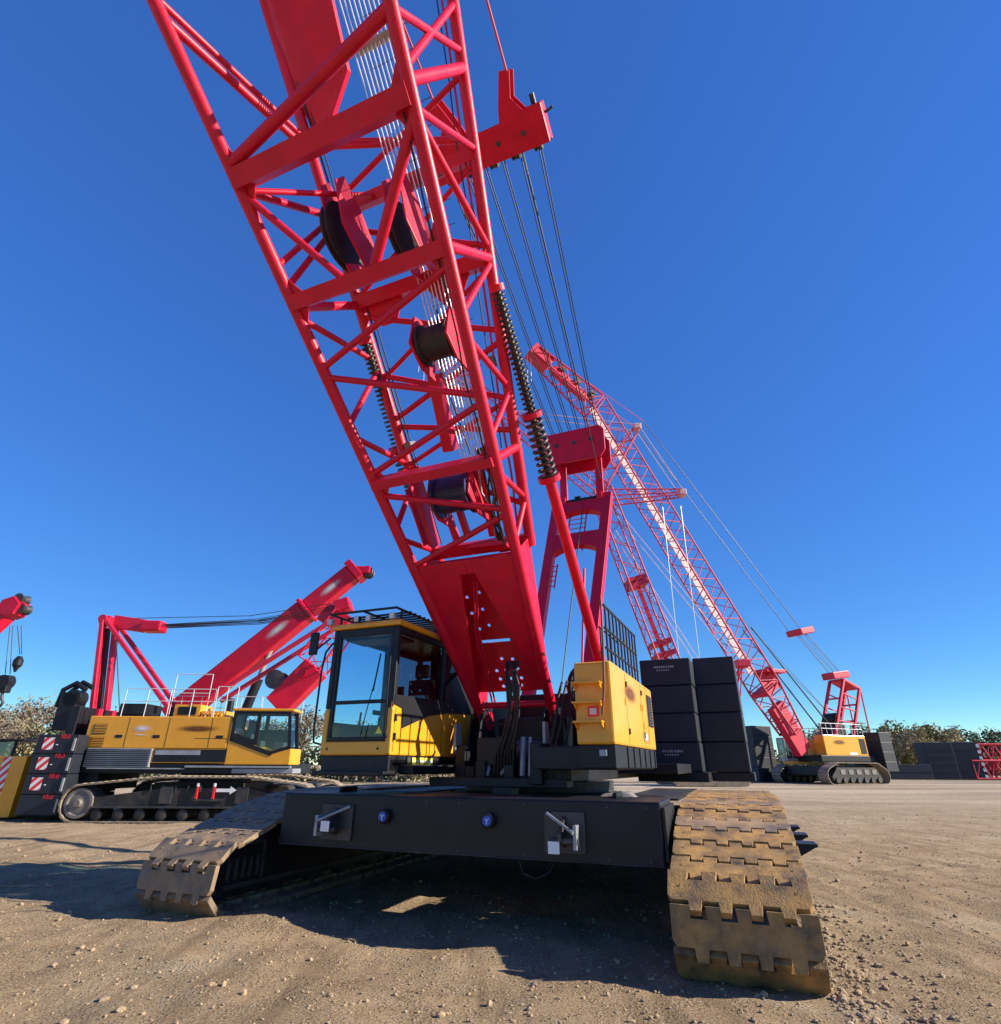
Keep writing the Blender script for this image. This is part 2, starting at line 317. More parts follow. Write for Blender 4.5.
def stones():
    mb = MB()
    ico = [(0, 0, 1), (.89, 0, .45), (.28, .85, .45), (-.72, .53, .45), (-.72, -.53, .45), (.28, -.85, .45), (.72, .53, -.45), (-.28, .85, -.45), (-.89, 0, -.45), (-.28, -.85, -.45), (.72, -.53, -.45), (0, 0, -1)]
    fs = [(0, 1, 2), (0, 2, 3), (0, 3, 4), (0, 4, 5), (0, 5, 1), (1, 6, 2), (2, 7, 3), (3, 8, 4), (4, 9, 5), (5, 10, 1), (6, 7, 2), (7, 8, 3), (8, 9, 4), (9, 10, 5), (10, 6, 1), (11, 7, 6), (11, 8, 7), (11, 9, 8), (11, 10, 9), (11, 6, 10)]
    for i in range(20000):
        y = 3.6 + (random.random() ** 1.7) * 22; x = random.uniform(-1, 1) * (2 + y * .95)
        r = .005 + .017 * random.random() ** 3 + (.035 * random.random() if random.random() < .02 else 0); a = random.uniform(0, 6.28)
        k = [random.uniform(.65, 1.25) for _ in range(3)]; z = hgt(x, y)
        vs = []
        for p in ico:
            q = [p[j] * r * k[j] * random.uniform(.8, 1.15) for j in range(3)]
            vs.append((x + q[0] * math.cos(a) - q[1] * math.sin(a), y + q[0] * math.sin(a) + q[1] * math.cos(a), z + q[2] * .7 + r * .2))
        mb.add(vs, fs)
    # clods beside the near track
    for i in range(900):
        y = random.uniform(4.6, 9.5); x = 2.75 + .3 * (y - 6) + abs(random.gauss(.1, .45)); r = .008 + .026 * random.random() ** 2; z = hgt(x, y)
        mb.add([(x + p[0] * r * random.uniform(.7, 1.2), y + p[1] * r * random.uniform(.7, 1.2), z + p[2] * r * .7 + r * .3) for p in ico], fs)
    for i in range(260):
        y = 4.2 + (random.random() ** 1.3) * 13; x = random.uniform(-1, 1) * (1.5 + y * .9); r = .016 + .03 * random.random() ** 2.5; z = hgt(x, y); k = [random.uniform(.5, 1.4) for _ in range(3)]
        mb.add([(x + p[0] * r * k[0] * random.uniform(.8, 1.2), y + p[1] * r * k[1] * random.uniform(.8, 1.2), z + p[2] * r * .6 * k[2] + r * .25) for p in ico], fs)
    tag(mb.build('gravel', 'rock'), 'loose stones and clods scattered over the dirt yard', 'gravel', kind='stuff')
stones()

# ------------------------------------------------------------------ generic crawler track
def track_path(circles, pitch):
    pts = []
    for cx, cz, r in circles:
        for k in range(72):
            a = 2 * math.pi * k / 72; pts.append((cx + r * math.cos(a), cz + r * math.sin(a)))
    pts = sorted(set(pts)); cr = lambda o, a, b: (a[0] - o[0]) * (b[1] - o[1]) - (a[1] - o[1]) * (b[0] - o[0])
    lo = []; up = []
    for p in pts:
        while len(lo) > 1 and cr(lo[-2], lo[-1], p) <= 0: lo.pop()
        lo.append(p)
    for p in reversed(pts):
        while len(up) > 1 and cr(up[-2], up[-1], p) <= 0: up.pop()
        up.append(p)
    h = lo[:-1] + up[:-1]; h.append(h[0])
    L = [math.dist(h[i], h[i + 1]) for i in range(len(h) - 1)]; T = sum(L); n = round(T / pitch); st = T / n
    out = []; i = 0; acc = 0
    for k in range(n):
        s = k * st
        while acc + L[i] < s: acc += L[i]; i += 1
        t = (s - acc) / L[i]; out.append((h[i][0] + (h[i + 1][0] - h[i][0]) * t, h[i][1] + (h[i + 1][1] - h[i][1]) * t))
    res = []
    for k in range(n):
        a = out[k - 1]; c = out[(k + 1) % n]; tx, tz = c[0] - a[0], c[1] - a[1]; d = math.hypot(tx, tz); res.append((out[k], (tx / d, tz / d)))
    return res, st
def shoe_mesh(p, w, m, name='track_shoe', th=.065):
    hw = w / 2; seg = [-hw, -hw * .70, -hw * .50, -hw * .27, -hw * .08, hw * .14, hw * .33, hw * .56, hw * .76, hw]; tab = .28 * p; g = .028
    front = []; back = []
    for i in range(9):
        up_ = i % 2 == 1
        a, b = seg[i], seg[i + 1]
        xf = p / 2 + (tab if up_ else 0) - g; xb = -p / 2 + (tab if up_ else 0) + g * .3
        front += [(xf, a + (.012 if up_ else 0)), (xf, b - (.012 if up_ else 0))]; back += [(xb, a - (.012 if up_ and 1 else 0)), (xb, b + (.012 if up_ else 0))]
    front[0] = (front[0][0] - .05, front[0][1]); front.insert(1, (p / 2 - g, -hw + .035)); front[-1] = (front[-1][0] - .05, front[-1][1]); front.insert(-1, (p / 2 - g, hw - .035))
    out = front + back[::-1]; mb = MB()
    mb.prism([(x, y, -th) for x, y in out], (0, 0, th))
    mb.bx(-p * .38, p * .34, -hw * .55, hw * .55, -th - .05, -th - .001)
    for sy in (-1, 1): mb.bx(-p * .2, p * .2, sy * hw * .3 - .05, sy * hw * .3 + .05, -th - .16, -th - .051)
    for sy in (-1, 1): mb.lathe((0, sy * hw * .82, .0005), (0, 0, 1), [(.016, 0), (.016, .004), (.009, .004), (.009, .001)], 10)
    me_o = mb.build(name, m, None, .014)
    me = me_o.data; bpy.data.objects.remove(me_o); return me
def bolt_mesh():
    pass
def shoe_objs(par, y, path, meshes, bev=.014, pick=None):
    for k, ((x, z), (tx, tz)) in enumerate(path):
        me = meshes[k % len(meshes)] if pick is None else meshes[pick(k, x, z)]
        o = link('track_shoe', me, par, bev)
        X = Vector((-tx, 0, -tz)); Y = Vector((0, 1, 0)); Z = X.cross(Y)   # outward normal
        j = random.uniform(-.012, .012)
        m = Matrix((X, Y, Z)).transposed().to_4x4() @ Matrix.Rotation(j, 4, 'Y'); m.translation = Vector((x, y + random.uniform(-.012, .012), z)); o.matrix_local = m

# ================================================================== MAIN CRANE
C0 = (.7445, 11.5385, 0); AZ1 = .3692; AZ2 = .4063
root = thing('crawler_crane', 'large black and red lattice boom crawler crane with yellow cab, nearest to the viewer', 'crane', C0, -(math.pi / 2 + AZ1))
UP = -(AZ2 - AZ1)
def low(mb, name, m, bev=0): return mb.build(name, m, root, bev)
def upp(mb, name, m, bev=0): return mb.build(name, m, root, bev, rotz=UP)

# --- tracks
circles = [(4.34, .40, .40), (3.9, .53, .42), (3.3, .73, .42), (2.4, .96, .36), (1.4, 1.02, .345), (-1.1, 1.02, .345), (-4.2, .56, .56)]
path, ptch = track_path(circles, .345)
sm1 = shoe_mesh(ptch, 1.22, M['shoe']); sm2 = shoe_mesh(ptch, 1.22, M['shoe2'])
for sy in (-1, 1):
    yc = sy * 3.304
    f = MB()
    prof = [(4.38, .16), (4.5, .3), (4.42, .52), (3.9, .74), (3.3, .93), (2.2, 1.12), (-1.2, 1.12), (-3.4, .88), (-4.2, .8), (-4.2, .25)]
    f.prism([(x, yc - .36, z) for x, z in prof], (0, .72, 0))
    tr = low(f, 'track', 'black', .012)
    # ribbed end guard, side rail, rollers, wheels
    g = MB()
    for s2 in (-1, 1):
        ys_ = yc + s2 * .385
        for k in range(5): g.bx(4.28 - k * .13 - .03, 4.28 - k * .13, ys_ - .02, ys_ + .025, .36, .60)
        g.bx(-4.1, 4.3, ys_ - .02, ys_ + .03, .26, .32); g.bx(3.62, 4.34, ys_ - .02, ys_ + .02, .75, .79)
        g.bx(3.62, 3.66, ys_ - .02, ys_ + .02, .33, .75)
    g.build('guard_rib', 'steel', tr, .004)
    for k in range(9):
        r = MB(); x = -3.2 + k * .8
        r.lathe((x, yc - .34, .25), (0, 1, 0), [(.1, 0), (.17, .02), (.17, .16), (.10, .2), (.10, .48), (.17, .52), (.17, .66), (.1, .68)], 20); r.build('roller', 'steel', tr)
    for x, z, nm in ((4.38, .44, 'idler_wheel'), (-4.2, .56, 'drive_sprocket')):
        r = MB(); r.lathe((x, yc - .3, z), (0, 1, 0), [(.14, -.06), (.16, 0), (.28, .02), (.31, .06), (.31, .54), (.28, .58), (.16, .6), (.14, .66)], 28); r.build(nm, 'steel', tr)
    shoe_objs(tr, yc, path, [sm1, sm2], pick=lambda k, x, z, sy=sy: 0 if sy > 0 and (k * 7) % 10 < 8 else 1)
    # foot steps on the outer side
    for x in (1.0, 2.1, 3.1):
        s_ = MB(); yo = yc + sy * .42; z0 = .86
        s_.bx(x - .17, x + .17, yo, yo + sy * .42, z0 + .10, z0 + .13)
        for d in (-.15, .15): s_.prism([(x + d, yo, z0 + .10), (x + d, yo + sy * .4, z0 + .10), (x + d, yo, z0 - .12)], (.02, 0, 0))
        s_.build('foot_step', 'black', tr, .004)

# --- carbody
f = MB(); f.bx(-2.6, 1.55, -1.6, 1.6, .55, 1.2); f.bx(-2.0, -1.0, -2.94, 2.94, .5, 1.05); f.bx(.6, 1.5, -2.94, 2.94, .5, 1.05)
for y in (-1.55, 1.75): f.bx(1.55, 2.74, y - .08, y + .08, .85, 1.25)
f.lathe((0, 0, 1.2), (0, 0, 1), [(1.5, 0), (1.55, .03), (1.55, .12), (1.35, .14), (1.35, .30)], 48)
cb = low(f, 'carbody', 'blackdust', .02)
d = MB(); d.bx(1.75, 2.74, -2.5, -.6, 1.32, 1.345)
for k in range(6): d.bx(1.76, 2.74, -.45 + k * .58, -.42 + k * .58, 1.318, 1.345)
for k in range(16): d.bx(1.8 + k * .055, 1.82 + k * .055, 1.75, 2.45, 1.346, 1.37)
d.bx(-2.6, 1.7, 1.75, 2.6, 1.30, 1.325); d.bx(-2.6, 1.7, -2.6, -1.75, 1.30, 1.325)
d.build('deck_plate', 'blackdust', cb, .004)
f = MB(); f.bx(2.75, 3.815, -2.56, 2.60, .745, 1.385); cwt = low(f, 'carbody_counterweight', 'black', .025)
f = MB()
f.bx(2.76, 3.80, 2.604, 2.64, .80, 1.33); f.build('end_plate', 'black', cwt, .006)
for y, flip in ((-1.62, 1), (1.50, -1)):
    b = MB(); x = 3.818
    b.bx(x, x + .03, y - .24, y + .24, .84, 1.26)                       # backing plate
    b.prism([(x + .03, y - .02, 1.22), (x + .26, y - .02, 1.06), (x + .26, y - .02, .98), (x + .03, y - .02, .9)], (0, .04, 0))
    b.tube((x + .2, y - .2 * flip, .98), (x + .2, y + .12 * flip, .98), .035, 12)
    lg = b.build('lifting_lug', 'steel', cwt, .006)
    t = MB(); t.tube((x + .05, y + .2 * flip, 1.24), (x + .27, y - .16 * flip, 1.07), .018, 8)
    t.bx(x + .10, x + .24, y - .17 * flip - .02, y - .17 * flip + .02, .90, 1.14); t.build('lug_strut', 'grey', lg, .003)
    t = MB(); t.bx(x + .262, x + .268, y - .10 + .03 * flip, y + .03 + .03 * flip, .86 if flip < 0 else .96, .98 if flip < 0 else 1.08); t.build('white_tag', 'white', lg)
for y_ in (-2.45, -2.1, -1.15, -.3, .15, 1.0, 2.0, 2.45):
    for z_ in (.80, 1.32):
        b = MB(); b.lathe((3.8155, y_, z_), (1, 0, 0), [(.016, 0), (.016, .008), (.008, .010)], 6); b.build('bolt', 'steel', cwt)
for y_ in (-2.0, 2.0):
    b = MB(); b.bx(2.9, 3.3, y_ - .03, y_ + .03, 1.386, 1.45); b.build('lifting_eye', 'black', cwt, .015)
b = MB(); b.tube((3.82, -2.54, .762), (3.82, 2.58, .762), .008, 6); b.build('weld_seam', 'steel', cwt)
b = MB(); b.path([(3.7, .9, .72), (3.72, .95, .60), (3.70, 1.1, .55), (3.66, 1.25, .62), (3.6, 1.3, .73)], .012, 6); b.build('hose', 'rubber', cwt)
for y in (-.89, .56):
    b = MB(); b.lathe((3.818, y, 1.14), (1, 0, 0), [(.085, 0), (.085, .07), (.07, .085)], 24); hub = b.build('plug', 'black', cwt)
    b = MB(); b.lathe((3.905, y, 1.14), (1, 0, 0), [(.055, 0), (.055, .006)], 24); b.build('blue_cap', 'blue', hub)
    b = MB(); b.bar((3.915, y - .022, 1.165), (3.915, y, 1.135), .008, .004, (1, 0, 0)); b.bar((3.915, y + .022, 1.165), (3.915, y, 1.135), .008, .004, (1, 0, 0)); b.bar((3.915, y, 1.135), (3.915, y, 1.105), .008, .004, (1, 0, 0)); b.build('white_mark', 'white', hub)

# --- slewing platform
f = MB()
f.bx(-5.8, 1.9, -.78, -.60, 1.50, 2.05); f.bx(-5.8, 2.6, .78, .96, 1.50, 2.05)
f.bx(-5.8, 1.5, -.60, .78, 1.52, 1.72); f.bx(-5.8, .4, -.60, .78, 1.95, 2.0); f.bx(0, 2.9, .96, 2.12, 1.70, 1.99)
f.bx(-1.2, 3.45, -2.18, -1.02, 1.66, 1.83); f.bx(-1.2, 3.2, -1.02, -.78, 1.62, 1.75); f.bx(-5.6, -2.4, -2.2, 2.2, 1.60, 1.80)
plat = upp(f, 'slewing_platform', 'black', .015)
for sy in (-1, 1):
    f = MB(); y = sy * .67
    for dy in (-.11, .07): f.prism([(1.5, y + dy, 2.0), (1.35, y + dy, 2.55), (1.16, y + dy, 2.66), (.96, y + dy, 2.66), (.6, y + dy, 2.0)], (0, .04, 0))
    f.build('boom_foot_bracket', 'black', plat, .01)
for sy in (-1, 1):
    f = MB(); y = sy * .78; f.prism([(1.95, y - .02, 1.98), (1.95, y - .02, 2.38), (1.78, y - .02, 2.38), (1.66, y - .02, 1.75)], (0, .05, 0)); f.build('grey_bracket', 'grey', plat, .006)
for x, z, r, nm in ((-.5, 2.35, .42, 'winch_drum'), (.75, 1.95, .28, 'winch_drum'), (-1.9, 2.4, .45, 'winch_drum')):
    f = MB(); f.lathe((x, -.5, z), (0, 1, 0), [(r, 0), (r, .05), (r * .78, .06), (r * .78, 1.05), (r, 1.06), (r, 1.12)], 32); f.build(nm, 'steel', plat)
f = MB()
for k in range(5):
    f.box((1.9 + .12 * (k % 2), -.45 + k * .24, 1.62 + .06 * (k % 3)), (.25, .16, .22 + .05 * (k % 2)))
f.bx(2.0, 2.08, -.3, .35, 1.75, 2.15); f.bx(2.2, 2.5, -.9, 1.3, 1.46, 1.58); f.bx(2.3, 2.6, .2, .5, 1.36, 1.46); f.bx(2.15, 2.45, .95, 1.35, 1.55, 1.75)
f.build('valve_block', 'black', plat, .01)
f = MB()
f.tube((2.15, .15, 1.62), (1.75, .38, 2.1), .03, 8); f.tube((2.1, .48, 1.6), (2.0, .46, 2.15), .045, 10); f.tube((2.1, .60, 1.6), (2.0, .58, 2.15), .03, 10); f.tube((2.1, -.1, 1.6), (1.9, -.12, 1.95), .03, 10)
f.build('hydraulic_cylinder', 'grey', plat)
# hoses hanging from the boom foot
for k in range(7):
    f = MB(); o = k * .035; j = random.uniform(-.05, .05)
    f.path([(2.1, .22 + o, 3.3), (2.3, .28 + o + j, 3.1), (2.35, .33 + o, 2.85), (2.25, .30 + o + j, 2.5), (2.2, .20 + o * 1.2 + j, 2.2), (2.15, .06 + o * 1.4, 1.9), (2.05, .0 + o * 1.5, 1.62)], .02, 7)
    f.build('hose', 'rubber', plat)
for y0, dx in ((1.0, 0), (1.12, .1), (1.24, .05)):
    f = MB(); f.path([(1.6 + dx, y0, 3.0), (1.95 + dx, y0 + .04, 2.75), (2.1 + dx, y0 + .02, 2.3), (2.25 + dx, y0 - .05, 1.9), (2.4 + dx, y0 - .15, 1.6)], .022, 7); f.build('hose', 'rubber', plat)
f = MB(); f.path([(1.25, -.5, 2.62), (1.5, -.3, 2.42), (1.7, 0, 2.36), (1.7, .2, 2.4)], .014, 6); f.build('hose', 'rubber', plat)
f = MB(); f.lathe((.55, 1.15, 3.0), (.6, .8, 0), [(.12, -.05), (.42, -.04), (.46, 0), (.42, .06), (.15, .09), (.12, .2)], 28); f.bx(.3, .7, 1.05, 1.3, 1.95, 2.7); f.build('fan_housing', 'black', plat)

# --- cab
ca0, ca1, cl0, cl1, cz0, cz1 = .80, 3.51, -2.226, -.993, 1.87, 3.74
f = MB()
f.bx(ca0, ca1, cl0, cl0 + .05, cz0, 2.3); f.bx(ca0, ca1, cl1 - .05, cl1, cz0, 2.62)       # lower sides
f.bx(ca1 - .05, ca1 - .002, cl0 + .052, cl1 - .052, cz0, 2.06); f.bx(ca0 + .002, ca0 + .05, cl0 + .052, cl1 - .052, cz0, 2.45)
f.bx(ca0 + .05, ca1 - .05, cl0 + .05, cl1 - .05, cz0 + .003, cz0 + .05)
for y0, y1 in ((cl0 - .002, cl0 + .09), (cl1 - .09, cl1 + .002)): f.bx(ca1 - .048, ca1 + .004, y0, y1, cz0 + .004, 2.52)
f.box((2.15, -1.61, cz1 + .035), (2.80, 1.30, .09))
cab = upp(f, 'cab', 'yel', .03)
f = MB()                                                                     # frame: pillars and rails
for y in (cl0 + .045, cl1 - .045):
    f.bx(ca1 - .09, ca1 - .003, y - .043, y + .043, 2.525, cz1 - .012)
    zb = 2.62 if y > -1.5 else 2.3; f.bx(ca0 + .004, ca0 + .10, y - .043, y + .043, zb, cz1 - .012); f.bx(1.95, 2.04, y - .038, y + .038, zb + .001, cz1 - .012)
    f.bx(ca0 + .1, ca1 - .09, y - .04, y + .04, cz1 - .11, cz1 - .013); f.bx(ca0 + .1, ca1 - .09, y - .040, y + .040, 2.622 if y > -1.5 else 2.301, 2.70 if y > -1.5 else 2.34)
f.bx(ca1 - .085, ca1 - .005, cl0 + .09, cl1 - .09, cz1 - .13, cz1 - .014); f.bx(ca1 - .07, ca1 - .01, cl0 + .09, cl1 - .09, 2.062, 2.12)
for y0, y1 in ((cl0 + .088, cl0 + .15), (cl1 - .15, cl1 - .088)): f.bx(ca1 - .07, ca1 - .008, y0, y1, 2.062, cz1 - .12)
f.bx(2.85, 3.35, cl0 + .12, cl1 - .12, cz1 - .16, cz1 - .12); f.bx(1.3, 1.42, -1.62, -1.46, 2.4, cz1 - .02); f.bx(1.9, 2.08, cl0 + .02, cl0 + .09, 2.3, cz1 - .02)
f.bx(1.3, 2.4, cl0 + .09, cl0 + .12, 2.52, 2.60); f.bx(1.25, 1.3, -1.5, -1.08, 2.45, 3.6)
f.bx(ca1 - .06, ca1 - .015, cl0 + .09, cl1 - .09, 2.585, 2.64)
f.bx(ca0 + .01, ca0 + .09, cl0 + .09, cl1 - .09, cz1 - .1, cz1 - .014)
f.build('window_frame', 'black', cab, .012)
f = MB(); y = cl1 + .003
f.prism([(3.49, y, 2.56), (3.28, y, 2.52), (3.24, y, 2.24), (2.5, y, 2.46), (.82, y, 2.70), (.82, y, 2.9), (1.95, y, 2.74), (3.49, y, 2.70)], (0, .006, 0))
f.prism([(.82, y, 2.6), (1.95, y, 2.55), (1.95, y, 3.0), (.82, y, 3.6)], (0, .0045, 0)); f.build('black_trim', 'black', cab)
f = MB(); f.pane((ca1 - .03, cl0 + .09, 2.10), (0, cl1 - cl0 - .18, 0), (0, 0, cz1 - 2.19)); f.build('windshield', 'glass', cab)
for y in (cl0 + .03, cl1 - .03):
    zb = 2.7 if y > -1.5 else 2.3; f = MB(); f.pane((2.04, y, zb), (ca1 - 2.13, 0, 0), (0, 0, cz1 - .11 - zb)); f.build('door_window', 'glassside' if y > -1.5 else 'glass', cab)
    f = MB(); f.pane((ca0 + .1, y, 2.7), (1.85 - ca0, 0, 0), (0, 0, cz1 - 2.81)); f.build('side_window', 'glassside' if y > -1.5 else 'glass', cab)
f = MB(); f.pane((ca0 + .04, cl0 + .09, 2.45), (0, cl1 - cl0 - .18, 0), (0, 0, cz1 - 2.55)); f.build('rear_window', 'glass', cab)
f = MB(); f.bx(1.7, 2.3, -1.86, -1.36, 2.2, 2.40); f.bx(1.62, 1.78, -1.85, -1.37, 2.40, 3.15); f.bx(1.64, 1.76, -1.74, -1.48, 3.18, 3.42); f.bx(1.8, 2.2, -1.75, -1.45, 1.93, 2.2)
f.bx(1.8, 2.3, -2.0, -1.9, 2.42, 2.52); f.bx(1.8, 2.3, -1.32, -1.22, 2.42, 2.52); f.build('seat', 'seat', cab, .03)
f = MB(); f.bx(2.75, 3.25, -1.35, -1.08, 1.93, 2.42); f.bx(2.9, 3.2, -2.15, -1.95, 1.93, 2.30); f.bx(3.1, 3.2, -1.75, -1.2, 2.25, 2.30); f.tube((3.15, -1.85, 1.93), (3.1, -1.85, 2.5), .015, 8); f.tube((3.15, -1.5, 1.93), (3.1, -1.5, 2.42), .015, 8)
f.box((3.15, -1.2, 2.75), (.05, .28, .2)); f.build('console', 'seat', cab, .012)
f = MB()                                                                      # falling object guard over the roof
zt = 4.02
for k in range(17): f.bx(ca0 + .05 + k * .145, ca0 + .075 + k * .145, -2.25, -1.0, zt - .03, zt)
for y in (-2.26, -1.62, -1.0): f.bx(ca0, ca1 + .12, y - .02, y + .02, zt - .055, zt - .031)
for x in (ca0 + .1, 2.3, ca1 - .1):
    for y in (-2.2, -1.04): f.tube((x, y, cz1 + .08), (x, y, zt - .05), .018, 8)
f.tube((ca1 + .1, -2.26, zt - .04), (ca1 + .1, -1.0, zt - .04), .02, 8); f.build('roof_guard', 'black', cab)
for y in (-2.24, -1.72, -1.5, -1.06):
    f = MB(); x = ca1 + .10; f.box((x, y, 3.85), (.07, .10, .10)); lp = f.build('work_light', 'black' if y in (-1.72,) else 'grey', cab, .015)
    f = MB(); f.bx(x + .036, x + .041, y - .04, y + .04, 3.81, 3.89); f.build('lens', 'lens', lp)
f = MB(); f.path([(3.46, -2.26, 3.55), (3.50, -2.36, 3.4), (3.50, -2.40, 3.1), (3.50, -2.40, 2.2), (3.5, -2.37, 2.05), (3.46, -2.25, 2.02)], .016, 8); f.build('grab_rail', 'black', cab)
f = MB(); f.path([(3.54, -1.03, 3.45), (3.6, -1.05, 3.3), (3.6, -1.05, 2.2), (3.54, -1.05, 2.1)], .014, 8); f.build('grab_rail', 'black', cab)
f = MB(); f.tube((3.5, -2.3, 3.62), (3.62, -2.46, 3.42), .014, 8); f.box((3.64, -2.50, 3.52), (.05, .16, .36)); f.build('mirror', 'black', cab, .02)
f = MB(); f.path([(3.545, -1.5, 2.12), (3.55, -1.42, 2.5), (3.55, -1.3, 3.0)], .008, 6); f.bar((3.553, -1.34, 2.75), (3.553, -1.26, 3.3), .012, .02); f.build('wiper', 'black', cab)
f = MB(); f.bx(ca0 + .1, ca1 - .03, -2.2, -1.02, 1.64, cz0 - .004); f.bx(ca1 - .2, ca1 + .1, -2.25, -1.0, 1.60, 1.66); skirt = f.build('cab_base', 'black', cab, .012)
f = MB(); f.bx(2.22, 2.85, -1.018, -1.010, 1.66, 1.85); pl = f.build('label_plate', 'sign', cab)
f = MB()
for r_ in range(2):
    x = 2.78
    while x > 2.3:
        wd = random.uniform(.02, .06); f.bx(x - wd, x, -1.009, -1.006, 1.785 - r_ * .06, 1.81 - r_ * .06); x -= wd + .015
f.build('print_line', 'white', pl)
f = MB(); f.bx(2.9, 2.99, -1.018, -1.011, 1.67, 1.85); f.build('dark_label', 'seat', cab)

for x_ in (3.44, 2.02):
    f = MB(); f.bx(x_ - .004, x_ + .004, cl1 + .0005, cl1 + .0035, cz0 + .05, 2.5 if x_ > 3 else 2.42); f.build('door_seam', 'black', cab)
f = MB(); f.bx(2.1, 2.3, cl1 + .007, cl1 + .03, 2.56, 2.60); f.build('door_handle', 'black', cab, .006)
for z_ in (2.12, 2.38):
    f = MB(); f.lathe((3.44, cl1 + .02, z_ - .05), (0, 0, 1), [(.02, 0), (.02, .1)], 10); f.build('hinge', 'black', cab)
for y_ in (-2.1, -1.2):
    f = MB(); f.lathe((ca1 - .001, y_, 1.96), (1, 0, 0), [(.018, 0), (.018, .006)], 10); f.build('bolt', 'black', cab)
f = MB(); f.prism([(ca1 - .022, -1.28, 2.16), (ca1 - .022, -1.16, 2.16), (ca1 - .022, -1.22, 2.27)], (.002, 0, 0)); f.build('warning_sticker', 'sign', cab)
# --- engine housing with steps
hz0, hz1, hl0, hl1, ha0, ha1 = 2.0, 3.06, 1.66, 2.168, -.05, 3.174
f = MB()
f.prism([(ha1, hl0, hz0), (ha1, hl0, hz1 - .02), (ha1 - .1, hl0, hz1), (ha0, hl0, hz1 - .05), (ha0, hl0, hz0)], (0, hl1 - hl0, 0))
hous = upp(f, 'engine_housing', 'yel', .03)
f = MB(); f.bx(ha0 + .04, ha1 - .03, hl0 + .02, hl1 - .012, 1.72, hz0 - .004); f.build('housing_base', 'black', hous, .01)
f = MB()
for k in range(6): f.bx(ha0 + .2 + k * .45, ha0 + .222 + k * .45, hl1 - .012, hl1 + .004, 1.73, hz0 - .01)
f.build('base_rib', 'black', hous)
for z in (2.27, 2.51, 2.76):
    f = MB(); f.bx(ha1 - .01, ha1 + .17, 1.66, 2.05, z - .012, z + .012)
    for y in (1.68, 2.03): f.prism([(ha1 - .01, y - .008, z - .012), (ha1 + .15, y - .008, z - .012), (ha1 - .01, y - .008, z - .10)], (0, .016, 0))
    f.build('step', 'yel', hous, .004)
f = MB(); f.bx(ha1 + .001, ha1 + .01, 1.83, 1.98, 2.34, 2.47); pk = f.build('lamp_recess', 'smear' if 0 else 'signred', hous)
f = MB(); f.bx(ha1 + .011, ha1 + .02, 1.86, 1.95, 2.365, 2.445); f.build('lamp_cover', 'rail', pk)
f = MB(); f.path([(ha1 + .02, 2.11, 3.9), (ha1 + .05, 2.11, 3.3), (ha1 + .12, 2.10, 2.7), (ha1 + .12, 2.05, 2.35)], .016, 8); f.build('grab_rail', 'rustrail', hous)
f = MB(); f.bx(.06, .52, hl1 + .001, hl1 + .006, 2.36, 2.88); fr = f.build('air_grille', 'black', hous)
f = MB()
for k in range(11): f.bx(.08, .50, hl1 + .007, hl1 + .018, 2.38 + k * .045, 2.40 + k * .045)
f.build('slat', 'steel', fr)
for x in (.58, 1.05, 2.25):
    f = MB(); f.bx(x - .005, x + .005, hl1 + .0005, hl1 + .003, 2.04, 3.0); f.build('door_seam', 'black', hous)
for x in (1.02, 2.22):
    for z in (2.2, 2.85): f = MB(); f.lathe((x, hl1 + .012, z - .04), (0, 0, 1), [(.014, 0), (.014, .08)], 8); f.build('hinge', 'steel', hous)
for x, z in ((1.12, 2.62), (.98, 2.62), (2.32, 2.6), (.95, 2.35)): f = MB(); f.bx(x - .03, x + .03, hl1 + .001, hl1 + .014, z - .05, z + .05); f.build('door_latch', 'yel', hous, .004)
f = MB(); f.bx(1.35, 2.5, hl1 + .004, hl1 + .006, 2.58, 2.90); f.build('lettering', 'smear', hous)
f = MB(); f.bx(.50, 1.25, hl1 + .004, hl1 + .006, 2.06, 2.3); f.build('brown_lettering', 'smear', hous)
f = MB(); f.bx(.62, 1.15, hl1 + .008, hl1 + .010, 2.08, 2.28); f.build('white_lettering', 'smearw', hous)
f = MB(); f.box((ha1 - .02, 2.0, 1.9), (.05, .1, .08)); f.build('side_lamp', 'grey', hous, .01)
f = MB()                                                                      # handrail on the roof
for x in [ha0 + .1 + .26 * k for k in range(10)]: f.tube((x, 1.98, hz1 - .04), (x, 1.98, 4.0 + .04 * (k % 2)), .017, 6)
for z in (3.35, 3.65, 4.0): f.tube((ha0 + .05, 1.98, z), (2.5, 1.98, z), .02, 6)
for x in (ha0 + .3, .9, 1.6):
    f.tube((x, 1.70, hz1 - .04), (x, 1.70, 3.85), .015, 6)
f.tube((ha0 + .2, 1.70, 3.85), (1.7, 1.70, 3.85), .015, 6); f.build('handrail', 'black', hous)

# --- boom
FA, FH, W0, KW, E1, E2, DEP = 1.056, 2.493, 1.3417, .0733, .7607, .981, .1637
SB = 11.8
def bp(c, s):
    sd_, top = {'A': (-1, 0), 'B': (1, 0), 'C': (1, 1), 'D': (-1, 1)}[c]
    e = E2 if top else E1; sx = min(s, SB); hw = W0 / 2 + KW * sx
    p = Vector((FA + math.cos(e) * sx, sd_ * hw, FH + math.sin(e) * sx + (DEP if top else 0)))
    if s > SB: em = (E1 + E2) / 2; p += Vector((math.cos(em), 0, math.sin(em))) * (s - SB)
    return p
def face(c1, c2, s, t, dn=0):   # point on a boom face
    return lerp(bp(c1, s), bp(c2, s), t)
bm = MB(); cr = .088
SE = 22
for c, s0 in (('A', .0), ('B', .0), ('C', 2.9), ('D', 2.9)):
    bm.tube(bp(c, s0), bp(c, SB), cr, 16); bm.tube(bp(c, SB), bp(c, SE), cr, 16)
